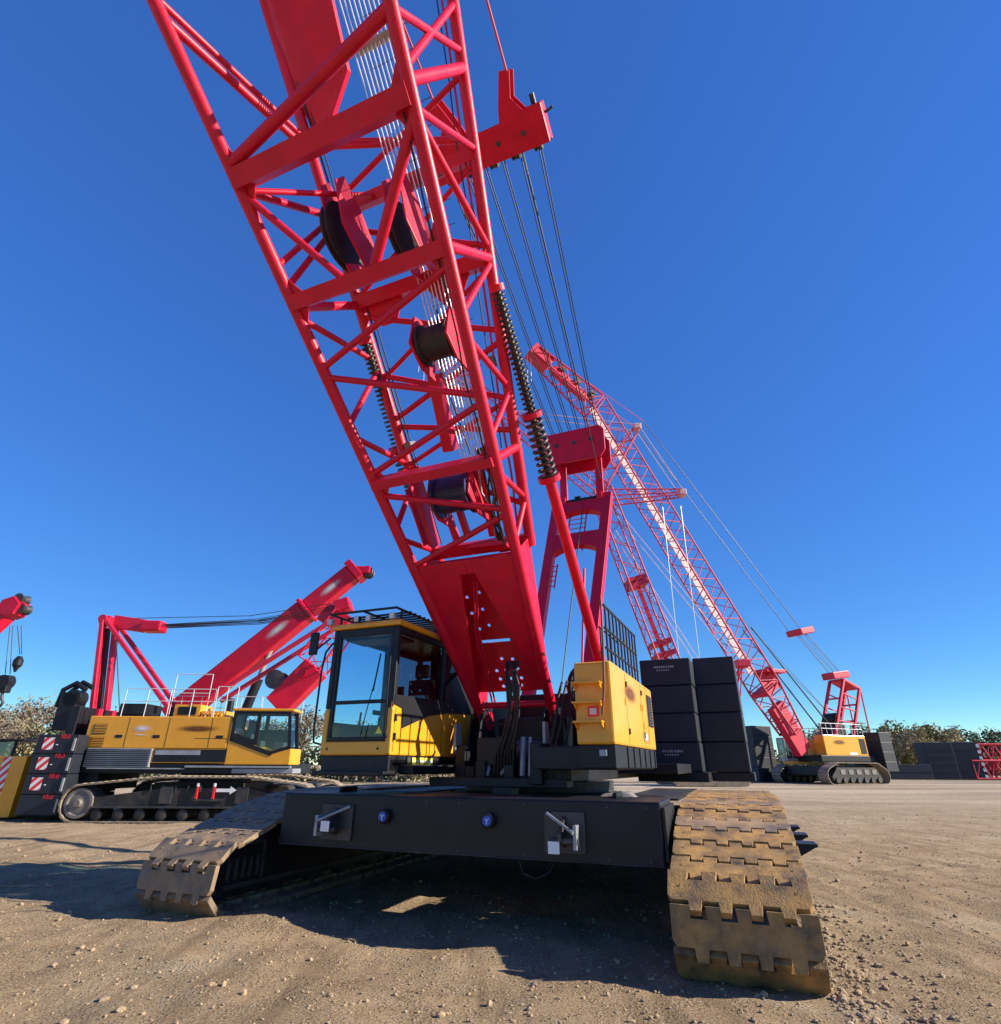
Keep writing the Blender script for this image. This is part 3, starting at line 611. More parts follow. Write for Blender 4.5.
def T(c1, s1, c2, s2, r=.048): bm.tube(bp(c1, s1), bp(c2, s2), r, 12)
def BM(c1, c2, s, a=.2, b=.2):
    e = E2 if c1 in 'CD' else E1
    bm.bar(bp(c1, s), bp(c2, s), a, b, (math.cos(e), 0, math.sin(e)))
# underside
BM('A', 'B', 9.12, .24, .24); BM('A', 'B', 7.5, .2, .2); BM('A', 'B', 4.7, .3, .14)
T('B', 9.95, 'A', 9.3, .08); T('A', 12.4, 'B', 10.1, .08)
bm.tube(bp('A', 8.97), face('A', 'B', 7.6, .36), .05, 12); bm.tube(bp('B', 8.95), face('A', 'B', 7.6, .58), .07, 12)
T('B', 7.3, 'A', 6.55); T('A', 6.42, 'B', 5.62); T('B', 5.52, 'A', 4.85); T('A', 4.5, 'B', 3.92); T('B', 3.85, 'A', 3.2)
# right side
T('B', 9.27, 'C', 10.07, .075); T('B', 9.0, 'C', 8.98); T('B', 8.93, 'C', 7.58, .05); T('B', 7.52, 'C', 7.42, .07); T('C', 7.35, 'B', 6.7); T('B', 6.4, 'C', 5.48); T('C', 5.4, 'B', 5.0)
T('B', 4.7, 'C', 4.53, .07); T('B', 4.5, 'C', 3.72); T('C', 3.65, 'B', 3.35); T('B', 9.95, 'C', 10.3); T('B', 9.4, 'C', 10.9, .05)
# left side
T('A', 9.0, 'D', 8.88, .055); T('A', 7.7, 'D', 8.7); T('A', 7.45, 'D', 7.4, .07); T('A', 7.3, 'D', 6.43); T('D', 6.3, 'A', 5.66); T('A', 5.48, 'D', 4.63); T('A', 4.7, 'D', 4.5, .06); T('A', 3.9, 'D', 4.3); T('A', 3.72, 'D', 3.05)
T('A', 11.0, 'D', 9.9, .06); T('D', 10.1, 'A', 11.25, .045)
# upper side
BM('D', 'C', 8.9, .18, .18); BM('D', 'C', 7.42, .26, .22); T('D', 7.2, 'C', 6.35); T('D', 5.3, 'C', 4.8); T('D', 6.2, 'C', 5.3); BM('D', 'C', 3.0, .2, .2)
T('D', 8.7, 'C', 7.6); T('C', 6.2, 'D', 5.4); T('D', 10.1, 'C', 9.1); T('D', 4.6, 'C', 3.6)
T('C', 8.8, 'D', 7.5, .04); T('D', 6.1, 'C', 7.3, .04); T('C', 5.3, 'D', 4.6, .04); T('D', 9.0, 'C', 10.0, .045); T('C', 9.1, 'D', 10.0, .045); T('D', 8.85, 'A', 8.0, .045); T('A', 9.15, 'D', 10.1, .055)
bm.tube(bp('A', 9.0), face('D', 'C', 8.9, .35), .04, 10); bm.tube(bp('B', 7.5), face('D', 'C', 7.42, .6), .04, 10)
# the straight boom beyond
for k in range(4):
    s = 12.6 + k * 2.4
    for c1, c2 in (('A', 'B'), ('C', 'D'), ('A', 'D'), ('B', 'C')):
        T(c1, s, c2, s, .06)
        if s + 2.4 < SE + .3: T(c1, s, c2, min(s + 2.3, SE), .05)
for s_, w_ in ((9.12, .5), (7.5, .45), (4.7, .4)):
    for c1_, c2_ in (('A', 'B'), ('B', 'A')):
        n_ = (bp('B', s_) - bp('A', s_)).cross(bp('A', s_ + .1) - bp('A', s_)).normalized() * .012
        for sg in (-1, 1):
            t_ = w_ / (bp('A', s_) - bp('B', s_)).length * .55
            bm.prism([p - n_ / 2 for p in (bp(c1_, s_ + sg * .08), bp(c1_, s_ + sg * w_), face(c1_, c2_, s_ + sg * .08, t_))], n_)
boom = upp(bm, 'boom', 'red')
for c_, oy, r_, m_, k0, k1 in (('D', .16, .016, 'rubber', 3.2, 11.5), ('D', .22, .012, 'rubber', 3.2, 11.5), ('C', -.17, .018, 'redfar', 3.2, 11.5), ('B', -.14, .012, 'rubber', 3.4, 9.0), ('C', -.24, .010, 'rubber', 4.6, 11.5)):
    f = MB(); f.path([bp(c_, k0 + (k1 - k0) * q / 9) + Vector((random.uniform(-.02, .02), oy + random.uniform(-.015, .015), -.05 + random.uniform(-.03, .03))) for q in range(10)], r_, 6); f.build('cable', m_, boom)
for c_, oy, s_ in (('C', -.2, 8.2), ('D', .2, 5.0), ('C', -.2, 6.0)):
    f = MB(); p_ = bp(c_, s_) + Vector((0, oy, -.1)); f.box(p_, (.16, .12, .2), Matrix.Rotation(-E2, 3, 'Y')); f.build('junction_box', 'steel2', boom, .01)
# boom foot: two box legs, web plates, cross tube
def slab(pts, n, th): return MB().prism([Vector(p) - n * th / 2 for p in pts], n * th)
nAB = (bp('B', 4) - bp('A', 4)).normalized().cross(bp('A', 5) - bp('A', 3)).normalized()
nCD = (bp('C', 4) - bp('D', 4)).normalized().cross(bp('D', 5) - bp('D', 3)).normalized()
f = MB()
for q in ([(3.2, -.02), (3.2, .5), (2.95, .5), (2.95, .43), (.6, .09), (.3, .07), (-.12, .06), (-.12, -.02)], [(3.2, 1.02), (-.12, 1.02), (-.12, .94), (.3, .94), (.6, .95), (2.95, .57), (2.95, .5), (3.2, .5)]):
    pts = [face('A', 'B', s, t) for s, t in q]; f.prism([p - nAB * .02 for p in pts], nAB * .04)
for c1, c2, yy in (('A', 'D', .03), ('B', 'C', -.03)):
    for s_in in (0,):
        pts = [bp(c1, 3.2), bp(c2, 3.05), bp(c2, .05), bp(c1, -.1)]
        pts = [p + Vector((0, (yy * 0 + (.16 if c1 == 'A' else -.16) * s_in), 0)) for p in pts]; f.prism(pts, (0, yy, 0))
f.build('boom_foot_plate', 'red', boom, .012)
for sy, c1 in ((-1, 'A'), (1, 'B')):
    f = MB(); p = bp(c1, 0) + Vector((0, -sy * .06, 0)); e = .75
    for dy in (-.05, .05): f.lathe(p + Vector((0, dy - .025, -.02)), (0, 1, 0), [(.16, 0), (.16, .05)], 24)
    lug = f.build('foot_lug', 'red', boom, .008)
    f = MB(); f.lathe(p + Vector((0, -.1, -.02)), (0, 1, 0), [(.06, 0), (.06, .2)], 18); f.build('foot_pin', 'steel', lug)
f = MB(); f.tube(bp('A', .32), bp('B', .32), .055, 14); f.build('cross_tube', 'red', boom)
# perforated back panel of the foot
o_ = bp('D', .35); mx_ = FR(o_, Vector((0, 1, 0)), bp('D', 3) - bp('D', 0))
wl = lambda s: (W0 / 2 + KW * s) * 2
outer = [(0.02, 0), (wl(.35) - .02, 0), (wl(2.9) - .02 - KW * 2.5, 2.5), (.02 - KW * 2.5 + .0, 2.5)]
holes = [circ(.66 + dx, y, .030) for dx, y in ((.0, .62), (.2, .60), (-.16, .40), (.02, .40), (.24, .42), (-.14, .24), (.06, .24), (.26, .24), (-.12, .10), (.06, .08), (.24, .10), (-.25, 1.2), (-.05, 1.25), (-.3, 1.5), (-.08, 1.55), (-.3, 1.8), (-.05, 1.86), (.14, 1.7))]
holes.append([(.38, .93), (.92, .93), (.92, .985), (.38, .985)])
holed_plate('perforated_panel', outer, holes, .016, 'red', boom, mx_)
f = MB()
for t0, t1 in ((.5, .2), (.53, .24)): f.path([face('A', 'B', 2.7, t0) + Vector((-.05, 0, .1)), face('A', 'B', 1.8, (t0 + t1) / 2 - .02) + Vector((-.05, 0, .1)), face('A', 'B', .3, t1) + Vector((-.03, 0, .08))], .016, 8)
f.build('pipe', 'redfar', boom)
# flat gusset plates and pulley guides on the upper side
f = MB()
pts = [face('D', 'C', 10.25, .05), face('D', 'C', 10.95, .0), face('D', 'C', 14.5, .0), face('D', 'C', 14.5, .42), face('D', 'C', 10.8, .36), face('D', 'C', 10.3, .2)]
f.prism([p + nCD * .0 for p in pts], nCD * -.10)
f.build('gusset_plate', 'red', boom, .01)
for t, s in ((.12, 7.45), (.62, 7.45)):
    f = MB(); pts = [face('D', 'C', s - .12, t - .1), face('D', 'C', s - .5, t + .02), face('D', 'C', s - .5, t + .14), face('D', 'C', s - .12, t + .24)]; f.prism(pts, nCD * .03)
    f.build('gusset_plate', 'red', boom, .01)
def midp(s, t, d): return lerp(face('A', 'B', s, t), face('D', 'C', s, t), d)
for s, t, d, r in ((8.35, .15, .72, .52), (8.1, .52, .78, .46)):
    cpt = midp(s, t, d)
    f = MB(); al = (bp('D', 8) - bp('D', 7)).normalized(); dn = (bp('A', s) - bp('D', s)).normalized()
    ty = Vector((0, 1, 0))
    for off in (-.02, .26):
        pts = [cpt + al * .85 + dn * .0, cpt + al * .75 + dn * .28, cpt + al * .1 + dn * .46, cpt - al * .6 + dn * .16, cpt - al * .75 - dn * .25, cpt - al * .2 - dn * .3, cpt + al * .4 - dn * .2]
        f.prism([p + ty * (off - .02 + .08) for p in pts], (0, .03, 0))
    brk = f.build('sheave_bracket', 'red', boom, .01)
    brk.rotation_euler.z = 0
    f = MB(); f.lathe(cpt + Vector((0, .0, 0)), (0, 1, 0), [(r * .82, -.01), (r, -.01), (r, .015), (r * .92, .045), (r, .075), (r, .10), (r * .82, .10)], 44); f.build('sheave', 'rubber', brk)
for s, t, d, r, m, l_, nm in ((6.45, .70, .42, .30, 'rubber', .5, 'guide_drum'), (4.15, .52, .45, .36, 'winch', .62, 'boom_winch')):
    cpt = midp(s, t, d); f = MB(); f.lathe(cpt - Vector((0, l_ / 2, 0)), (0, 1, 0), [(r, 0), (r, .04), (r * .82, .05), (r * .82, l_ - .05), (r, l_ - .04), (r, l_)], 32)
    dr = f.build(nm, m, boom)
    f = MB()
    for e_ in (-l_ / 2 - .06, l_ / 2 + .02):
        al = (bp('D', 8) - bp('D', 7)).normalized(); dn = (bp('A', s) - bp('D', s)).normalized()
        f.prism([cpt + Vector((0, e_, 0)) + v for v in (al * .45 - dn * .05, al * .1 + dn * .35, -al * .3 + dn * .2, -al * .55 - dn * .1, -al * .1 - dn * .42, al * .3 - dn * .35)], (0, .04, 0))
    f.build('drum_bracket', 'red', dr, .008)
f = MB(); al = (bp('D', 8) - bp('D', 7)).normalized()
f.bar(midp(6.0, .52, .75), midp(4.75, .48, .8), .26, .18, (0, 1, 0)); f.bar(midp(4.6, .30, .7), midp(3.3, .34, .7), .1, .1); f.bar(midp(4.6, .42, .7), midp(3.3, .46, .7), .1, .1); f.bar(midp(4.6, .74, .6), midp(3.3, .72, .6), .12, .1)
f.build('winch_support', 'red', boom, .01)
f = MB(); f.bar(midp(4.6, .2, .5), midp(3.3, .16, .5), .30, .03, (0, 1, 0)); f.bar(midp(4.4, .12, .4), midp(3.4, .1, .4), .16, .04, (0, 1, 0)); f.build('winch_side_plate', 'red', boom, .008)
for k in range(9):
    f = MB(); o = k * .03; a, b = midp(4.75, .76 + o * .5, .55), midp(3.1, .80 + o * .4, .35)
    pts = [a + Vector((random.uniform(-.05, .05), random.uniform(-.05, .05), 0))] + [lerp(a, b, q / 5) + Vector((random.uniform(-.09, .09), random.uniform(-.08, .08), random.uniform(-.05, .05))) for q in range(1, 5)] + [b]
    f.path(pts, .018, 6); f.build('hose', 'rubber' if k % 3 else 'grey', boom)
f = MB(); f.bar(midp(3.3, .58, .15), midp(3.28, .92, .15), .30, .06); f.build('hose_tray', 'red', boom)
# rope fall inside the boom
for k in range(10):
    f = MB(); u = k / 9
    f.path([midp(4.6, .58 + .24 * u, .72), midp(8.5, .50 + .24 * u, .93), midp(SB, .42 + .22 * u, .97), midp(SE, .42 + .16 * u, .97)], .0105, 6); f.build('hoist_rope', 'ropelight', boom)
f = MB()
for k in range(26):
    s = 5.2 + k * .36
    f.tube(midp(s, .56 - .006 * (s - 4.6), .98), midp(s, .84 - .006 * (s - 4.6), .98), .006, 5)
for t in (.62, .7, .78): f.path([midp(4.8, t, .98), midp(SB, t - .13, .99), midp(SE, t - .15, .99)], .006, 5)
f.build('rope_guard_mesh', 'rope', boom)
for s in (9.9, 10.9): f = MB(); f.bar(midp(s, .45, .96), midp(s, .66, .96), .14, .02); f.build('rope_spreader', 'grey', boom)
f = MB(); c_ = midp(3.9, .5, 1.0)
f.path([midp(6.9, .72, .5), midp(6.6, .66, .62), midp(6.0, .64, .5), midp(5.2, .66, .6), midp(4.7, .7, .55)], .012, 6); f.build('electric_cable', 'rubber', boom)

# --- backstops with springs
def helix(a, b, r, wire, turns):
    a = Vector(a); b = Vector(b); x = (b - a).normalized(); u = x.orthogonal().normalized(); v = x.cross(u); N = turns * 14
    return MB().path([lerp(a, b, i / N) + (u * math.cos(2 * math.pi * i / 14) + v * math.sin(2 * math.pi * i / 14)) * r for i in range(N + 1)], wire, 6)
for sy in (-1, 1):
    a = Vector((.1, sy * 1.3, 3.55)); b = Vector((2.85, sy * 1.3, 6.15)); c = Vector((5.1, sy * 1.3, 8.25)) if sy > 0 else Vector((5.0, -1.12, 8.15)); m_ = lerp(b, c, .36)
    if sy < 0: b = Vector((2.85, -1.22, 6.15))
    f = MB(); f.tube(a, b, .095, 16); f.lathe(b, (c - b), [(.19, -.05), (.19, .05)], 18); f.lathe(a, (0, 1, 0), [(.12, -.1), (.12, .1)], 18); bs = upp(f, 'backstop', 'red')
    helix(b, m_, .13, .03, 10).build('spring', 'spring', bs)
    helix(m_, c, .085, .021, 24).build('spring', 'spring', bs)
    f = MB(); f.tube(b, c, .05, 10); f.build('spring_rod', 'spring', bs)
    f = MB(); f.lathe(m_, (c - b), [(.17, -.04), (.17, .04)], 18); f.build('spring_collar', 'red', bs); f = MB(); f.lathe(c, (c - b), [(.12, -.04), (.12, .06)], 18)
    d_ = (c - b).normalized().cross(Vector((0, 1, 0))); f.build('spring_collar', 'red', bs); f = MB(); f.tube(b + d_ * .19, m_ + d_ * .17, .018, 6); f.build('guide_rod', 'red', bs)

# --- gantry with ladder and sheave block
f = MB()
gl = [Vector((-.7, -.52, 2.7)), Vector((-4.0, -.64, 9.0))]; gr = [Vector((-.7, .74, 2.7)), Vector((-4.0, .89, 9.0))]
G = lambda t, k: lerp(lerp(gl[0], gl[1], t), lerp(gr[0], gr[1], t), k)
gn = (gr[0] - gl[0]).cross(gl[1] - gl[0]).normalized()
f.bar(gl[0], gl[1], .26, .22, gn); f.bar(gr[0], gr[1], .26, .22, gn)
for t, th in ((.96, .22), (.76, .24)):      # arched cross heads
    N = 12; top = [G(t + .012, k / N) for k in range(N + 1)]; bot = [G(t - (.055 + .05 * (2 * k / N - 1) ** 2) * th * 4.2, k / N) for k in range(N + 1)]
    pts = top + bot[::-1]; f.prism([p - gn * .1 for p in pts], gn * .2)
gan = upp(f, 'gantry', 'red', .012)
f = MB()
for k in (.3, .62): f.tube(G(.68, k), G(.95, k), .022, 8)
for q in range(9): f.tube(G(.70 + q * .028, .3), G(.70 + q * .028, .62), .014, 6)
for k in (-.04, .18): f.tube(G(.5, k), G(.62, k), .02, 6)
for q in range(5): f.tube(G(.51 + q * .025, -.04), G(.51 + q * .025, .18), .014, 6)
f.build('ladder', 'red', gan)
f = MB(); f.tube(G(.985, -.06), G(.985, 1.04), .09, 14); f.lathe(G(.985, .4), G(1, 1) - G(1, 0), [(.16, -.04), (.16, .04), (.12, .05), (.16, .06), (.16, .12)], 20); f.build('gantry_shaft', 'black', gan)
for s, k in ((-1, .14), (1, .86)):
    f = MB(); base = G(.985, k)
    hd = Vector((-4.0, lerp(gl[1], gr[1], k).y, 10.25)); f.bar(base, hd, .10, .22, (0, 1, 0)); f.lathe(base, (0, 1, 0), [(.18, -.07), (.18, .07)], 16); lk = f.build('link_arm', 'red', gan, .01)
f = MB()
x = -4.0
for dx in (-.40, .36): f.prism([(x + dx, -.90, 10.30), (x + dx, -.82, 10.08), (x + dx, .85, 10.08), (x + dx, 1.0, 10.3), (x + dx, 1.0, 11.0), (x + dx, .85, 11.17), (x + dx, -.82, 11.17), (x + dx, -.92, 11.05)], (.06, 0, 0))
blk = f.build('sheave_block', 'red', gan, .015)
for k in range(6):
    f = MB(); y = -.62 + k * .27; f.lathe((x, y - .05, 10.88), (0, 1, 0), [(.33, 0), (.33, .02), (.28, .05), (.33, .08), (.33, .1)], 28); f.build('sheave', 'rubber', blk)
f = MB()
for y in (-.5, .05, .6): f.lathe((x + .421, y, 10.72), (1, 0, 0), [(.07, 0), (.07, .02)], 14)
f.build('pin_cap', 'steel', blk)

# --- boom hoist bail and its ropes and pendants
bx_, bz_, by_ = 3.3, 14.8, .24
bu = Vector((.89, 0, .456)); bn = Vector((.456, 0, -.89)); bc = Vector((bx_, by_, bz_))     # the bail lies along its ropes
BL = lambda n, y, u: bc + bn * n + Vector((0, y, 0)) + bu * u
bR = Matrix((bn, Vector((0, 1, 0)), bu)).transposed()
prof = [(-1.42, -.40), (1.42, -.40), (1.42, .36), (1.02, .36), (.84, .64), (.98, 1.09), (.76, 1.16), (.52, .56), (.44, .28), (-.44, .28), (-.52, .56), (-.76, 1.16), (-.98, 1.09), (-.84, .64), (-1.02, .36), (-1.42, .36)]
f = MB()
for dx in (-.28, .23): f.prism([BL(dx, y, z) for y, z in prof], bn * .05)
for y in (-1.40, 1.40): f.box(BL(0, y, 0), (.48, .06, .72), bR)
f.box(BL(0, 0, .18), (.46, 2.74, .08), bR)
bail = upp(f, 'hoist_bail', 'red', .012)
for k in range(5):
    f = MB(); y = -1.10 + k * .55; f.lathe(BL(0, y - .09, -.30), (0, 1, 0), [(.20, 0), (.20, .03), (.16, .05), (.20, .08), (.20, .18)], 28); f.build('sheave', 'rubber', bail)
for y in (-.9, -.3, .3, .9):
    f = MB(); f.lathe(BL(.281, y, -.05), bn, [(.055, 0), (.055, .03)], 14); f.build('pin_cap', 'steel', bail)
f = MB(); f.tube(BL(0, 1.43, .14), BL(0, 1.62, .18), .03, 8); f.build('grease_fitting', 'steel', bail)
f = MB(); f.tube(BL(0, 1.25, .36), BL(0, 1.25, .56), .06, 8); f.build('guide_pin', 'steel', bail)
tip = bp('C', SE)
for sy in (-1, 1):
    f = MB(); f.tube(BL(0, sy * .87, 1.1), (tip.x, sy * 1.2, tip.z + .4), .026, 8); f.build('pendant', 'pink', bail)
for k in range(6):
    y0 = -.62 + k * .27; y1 = by_ - 1.12 + k * .45
    for d in (-.035, .035):
        f = MB(); f.tube((x + .1, y0 + d, 11.15), BL(d, y1 - by_ + d, -.42), .015, 5); f.build('hoist_rope', 'rope', bail)
for y, x1 in ((.95, -3.3), (-.75, -3.3)):
    f = MB(); f.tube(BL(-.1, y - by_, -.4), (x1, y * .9, 9.2), .012, 5); f.build('hoist_rope', 'rope', bail)
f = MB(); f.tube((-.6, .25, 2.9), (-3.9, .2, 9.0), .014, 6); f.build('hoist_rope', 'rope', gan)
f = MB(); f.tube((.2, .95, 3.1), (-.4, .98, 5.6), .025, 8); f.lathe((.2, .95, 3.05), (0, 0, 1), [(.08, 0), (.1, .1), (.05, .35)], 12); f.build('tie_rod', 'pink', gan)
f = MB(); f.bx(-.2, .35, 1.0, 1.5, 2.9, 3.5); f.bx(-.2, .35, -1.5, -1.15, 2.9, 3.5); f.build('gantry_foot', 'red', gan, .012)
f = MB(); f.bx(-1.1, -.25, -.75, .95, 1.9, 3.05); f.build('hoist_winch_box', 'black', plat, .03)
f = MB(); f.bx(.3, .6, -.58, .76, 1.75, 2.55); f.build('front_plate', 'black', plat, .02)
f = MB(); f.bx(-1.2, .3, -1.5, -1.0, 1.85, 2.9); f.build('side_box', 'black', plat, .02)

# --- counterweight slabs at the rear: every slab is a thing of its own
Rm = Matrix.Translation(C0) @ Matrix.Rotation(-(math.pi / 2 + AZ2), 4, 'Z')
order = ['bottom', 'third highest', 'second highest', 'topmost']
for st, (l0, l1, a0, a1) in enumerate(((1.16, 2.47, -6.6, -5.0), (2.46, 3.53, -7.6, -6.0))):
    for k in range(4):
        hs_ = (.69, .725)[st]; zt = 1.62 + k * hs_
        f = MB(); hx, hy, hz = (a1 - a0) / 2, (l1 - l0) / 2, .68
        f.bx(-hx, hx, -hy, hy, 0, hs_ - .012)
        lab = '%s black slab of the %s counterweight stack behind the yellow engine housing' % (order[k], ('left', 'right')[st])
        o = tag(f.build('counterweight', 'cw', None, .03), lab, 'counterweight', 'counterweight slabs on the large crane')
        o.matrix_world = Rm @ Matrix.Translation(((a0 + a1) / 2 + random.uniform(-.03, .03), (l0 + l1) / 2 + random.uniform(-.012, .012), zt)) @ Matrix.Rotation(R(random.uniform(-.5, .5)), 4, 'Z')
        f = MB()
        for y in (-hy * .55, hy * .55): f.bx(-.12, .12, y - .03, y + .03, hs_ - .013, hs_ - .003)
        f.build('lifting_eye', 'black', o)
        if st == 0 and k in (0, 3):
            f = MB(); yy = -.28
            for i in range(9):
                f.bx(hx + .0012, hx + .004, yy, yy + random.uniform(.025, .05), .45, .5); yy += .06
                if i > 5: continue
                f.bx(hx + .0012, hx + .004, yy, yy + .03, .37, .41)
            f.build('faded_marking', 'grey', o)
f = MB(); f.bx(-6.8, -4.85, .9, 2.6, 1.40, 1.61); f.bx(-7.8, -6.0, 2.6, 3.6, 1.40, 1.61); upp(f, 'counterweight_tray', 'black', .02)
# canvas slings lying on the deck
for k, (a, l, sx, sy) in enumerate(((2.55, 2.05, .45, .42), (2.2, 2.0, .6, .3))):
    f = MB(); N = 14; vs = []
    for i in range(N + 1):
        for j in range(N + 1):
            u, v = i / N - .5, j / N - .5; r = max(abs(u), abs(v)) * 2
            z = (1 - r ** 3) * .05 + .012 * math.sin(9 * u + k) * math.sin(11 * v + 2 * k); vs.append((u * sx * (1 + .15 * math.sin(7 * v)), v * sy * (1 + .2 * math.sin(6 * u + k)), max(z, 0) + .004))
    f.add(vs, [(i * (N + 1) + j, (i + 1) * (N + 1) + j, (i + 1) * (N + 1) + j + 1, i * (N + 1) + j + 1) for i in range(N) for j in range(N)], True)
    vb = [(p[0] * .97, p[1] * .97, 0) for p in vs]; f.add(vb, [(0, N, (N + 1) ** 2 - 1, N * (N + 1))])
    o = tag(f.build('canvas_sling', 'tarp'), ['rumpled grey canvas on the deck grating, nearer the front edge', 'rumpled grey canvas on the deck grating, closer to the turntable'][k], 'canvas')
    o.matrix_world = Rm @ Matrix.Translation((a, l, 1.375))

# ================================================================== helpers for the other cranes
def lattice(mb, p0, p1, side, dep0, dep1, w0, w1, nb, r, rl, upv):
    """four chords with zigzag lacing between two ends; side = lateral unit, upv = depth unit"""
    p0 = Vector(p0); p1 = Vector(p1); side = Vector(side); upv = Vector(upv)
    def c(i, t):
        w_ = w0 + (w1 - w0) * t; d_ = dep0 + (dep1 - dep0) * t; sx, sz = ((-1, 0), (1, 0), (1, 1), (-1, 1))[i]
        return lerp(p0, p1, t) + side * sx * w_ / 2 + upv * (sz - .5) * d_
    for i in range(4): mb.tube(c(i, 0), c(i, 1), r, 6)
    for i in range(4):
        j = (i + 1) % 4
        for k in range(nb):
            a, b = k / nb, (k + 1) / nb
            if k % 2: mb.tube(c(i, a), c(j, b), rl, 4, cap=False)
            else: mb.tube(c(j, a), c(i, b), rl, 4, cap=False)
        mb.tube(c(i, 1), c(j, 1), rl, 4); mb.tube(c(i, 0), c(j, 0), rl, 4)
    return c
def rail_run(mb, x0, x1, y, z0, h, n, r=.02):
    for k in range(n + 1): xx = x0 + (x1 - x0) * k / n; mb.tube((xx, y, z0), (xx, y, z0 + h), r, 6)
    for zz in (z0 + h, z0 + h * .55): mb.tube((x0, y, zz), (x1, y, zz), r, 6)
def slab_stack(base, ang, n, sx, sy, h, who, grp, stripes=False, gap=.012, z0=0):
    names = {4: ['bottom', 'third highest', 'second highest', 'topmost'], 3: ['bottom', 'middle', 'topmost'], 5: ['bottom', 'fourth from the top', 'third from the top', 'second from the top', 'topmost']}[n]
    for k in range(n):
        f = MB(); f.bx(-sx / 2, sx / 2, -sy / 2, sy / 2, 0, h - gap)
        o = tag(f.build('counterweight', 'cw', None, .03), '%s black slab of %s' % (names[k], who), 'counterweight', grp)
        o.location = (base[0], base[1], z0 + k * h); o.rotation_euler.z = ang
        if stripes:
            if k > 0:
                f = MB(); f.bx(-sx * .33, -sx * .07, -sy / 2 - .006, -sy / 2 - .001, h * .2, h * .82); f.build('hazard_panel', 'stripe', o)
                f = MB(); f.bx(-.0, .05, -sy / 2 - .02, -sy / 2 - .001, h * .44, h * .48); f.build('lashing_eye', 'white', o)
            text('red_lettering', '10.0', .2, 'signred', o, FR((sx * .17, -sy / 2 - .006, h * .78), (1, 0, 0), (0, 0, 1)))
            f = MB(); f.bx(sx * .42, sx * .47, -sy / 2 - .05, -sy / 2 - .001, h * .15, h * .8); f.build('locking_pin', 'grey', o, .004)

# ================================================================== LEFT CRANE (side on)
LC = thing('crawler_crane', 'yellow and black crawler crane parked side on at left, white handrails on its roof', 'crane', (-10.6, 23.0, 0), R(2))
lcirc = [(-3.05, .56, .56), (-.6, 1.0, .36), (2.2, 1.0, .36), (3.9, .58, .58)]
lp_, lpt = track_path(lcirc, .22)
lsm = MB().bx(-lpt * .46, lpt * .46, -.42, .42, -.05, 0).bx(-lpt * .2, lpt * .2, -.42, .42, 0, .02).build('track_shoe', 'farshoe'); lsme = lsm.data; bpy.data.objects.remove(lsm)
for sy in (-1, 1):
    yc = sy * 2.05
    f = MB(); prof = [(-2.8, .42), (-2.8, .70), (-1.6, .86), (-.4, 1.02), (2.2, 1.02), (3.6, .76), (3.6, .42)]; f.prism([(x_, yc - .3, z_) for x_, z_ in prof], (0, .6, 0)); tr = f.build('track', 'blackdust', LC, .015)
    yo = yc - .31
    f = MB()
    f.bx(-2.6, 3.5, yo - .10, yo, .42, .48); f.bx(-.55, -.15, yo - .04, yo, .55, 1.05); f.bx(1.9, 2.3, yo - .04, yo, .55, 1.05)
    f.bx(.5, 1.5, yo - .05, yo, .62, .70)
    for k in range(6): f.bx(-.9 + k * .4, -.85 + k * .4, yo - .03, yo, .9, 1.1)
    f.build('side_plate', 'steel', tr, .01)
    for k in range(9): r = MB(); r.lathe((-2.4 + k * .68, yc - .36, .24), (0, 1, 0), [(.08, -.02), (.17, 0), (.17, .7), (.08, .72)], 16); r.build('roller', 'blackdust', tr)
    r = MB(); r.lathe((-3.05, yc - .36, .56), (0, 1, 0), [(.10, -.08), (.13, -.02), (.13, .02), (.32, .04), (.36, 0), (.44, 0), (.44, .7)], 32); r.build('idler_wheel', 'steel2', tr)
    r = MB(); r.lathe((3.9, yc - .36, .58), (0, 1, 0), [(.2, -.06), (.44, 0), (.44, .7)], 24); r.build('drive_sprocket', 'steel', tr)
    shoe_objs(tr, yc, lp_, [lsme], bev=0)
    if sy < 0:
        f = MB(); z = .95; y = yo - .045
        f.prism([(1.25, y, z - .05), (1.7, y, z - .05), (1.7, y, z - .12), (1.9, y, z), (1.7, y, z + .12), (1.7, y, z + .05), (1.25, y, z + .05)], (0, .02, 0)); f.build('arrow_mark', 'white', tr)
        f = MB()
        for x_ in (.62, 1.16): f.bx(x_, x_ + .06, yo - .08, yo - .02, .7, 1.06)
        f.build('red_lock', 'signred', tr); f = MB()
        for x_ in (.62, 1.16): f.bx(x_, x_ + .06, yo - .085, yo - .02, 1.062, 1.16)
        f.build('white_lock', 'white', tr)
f = MB(); f.bx(-1.2, 1.8, -1.6, 1.6, .6, 1.15); f.lathe((.1, 0, 1.15), (0, 0, 1), [(1.1, 0), (1.1, .25)], 36); f.build('carbody', 'blackdust', LC, .02)
f = MB(); f.bx(-3.85, 3.2, -1.45, 1.45, 1.42, 1.75); f.bx(-3.9, -3.3, -1.3, 1.3, .9, 1.9); f.build('slewing_platform', 'black', LC, .02)
f = MB(); f.bx(-3.6, -.3, -1.6, -1.46, 1.56, 1.60); f.bx(-.3, 3.3, -1.62, -1.46, 1.62, 1.68); f.build('sill_rail', 'grey', LC, .006)
f = MB(); f.bx(-3.75, -1.55, -1.58, -1.46, 1.62, 2.22); ladd = f.build('catwalk_grille', 'grey', LC, .01)
f = MB()
for k in range(9): f.bx(-3.72, -1.58, -1.60, -1.585, 1.66 + k * .062, 1.685 + k * .062)
f.build('slat', 'black', ladd)
f = MB()
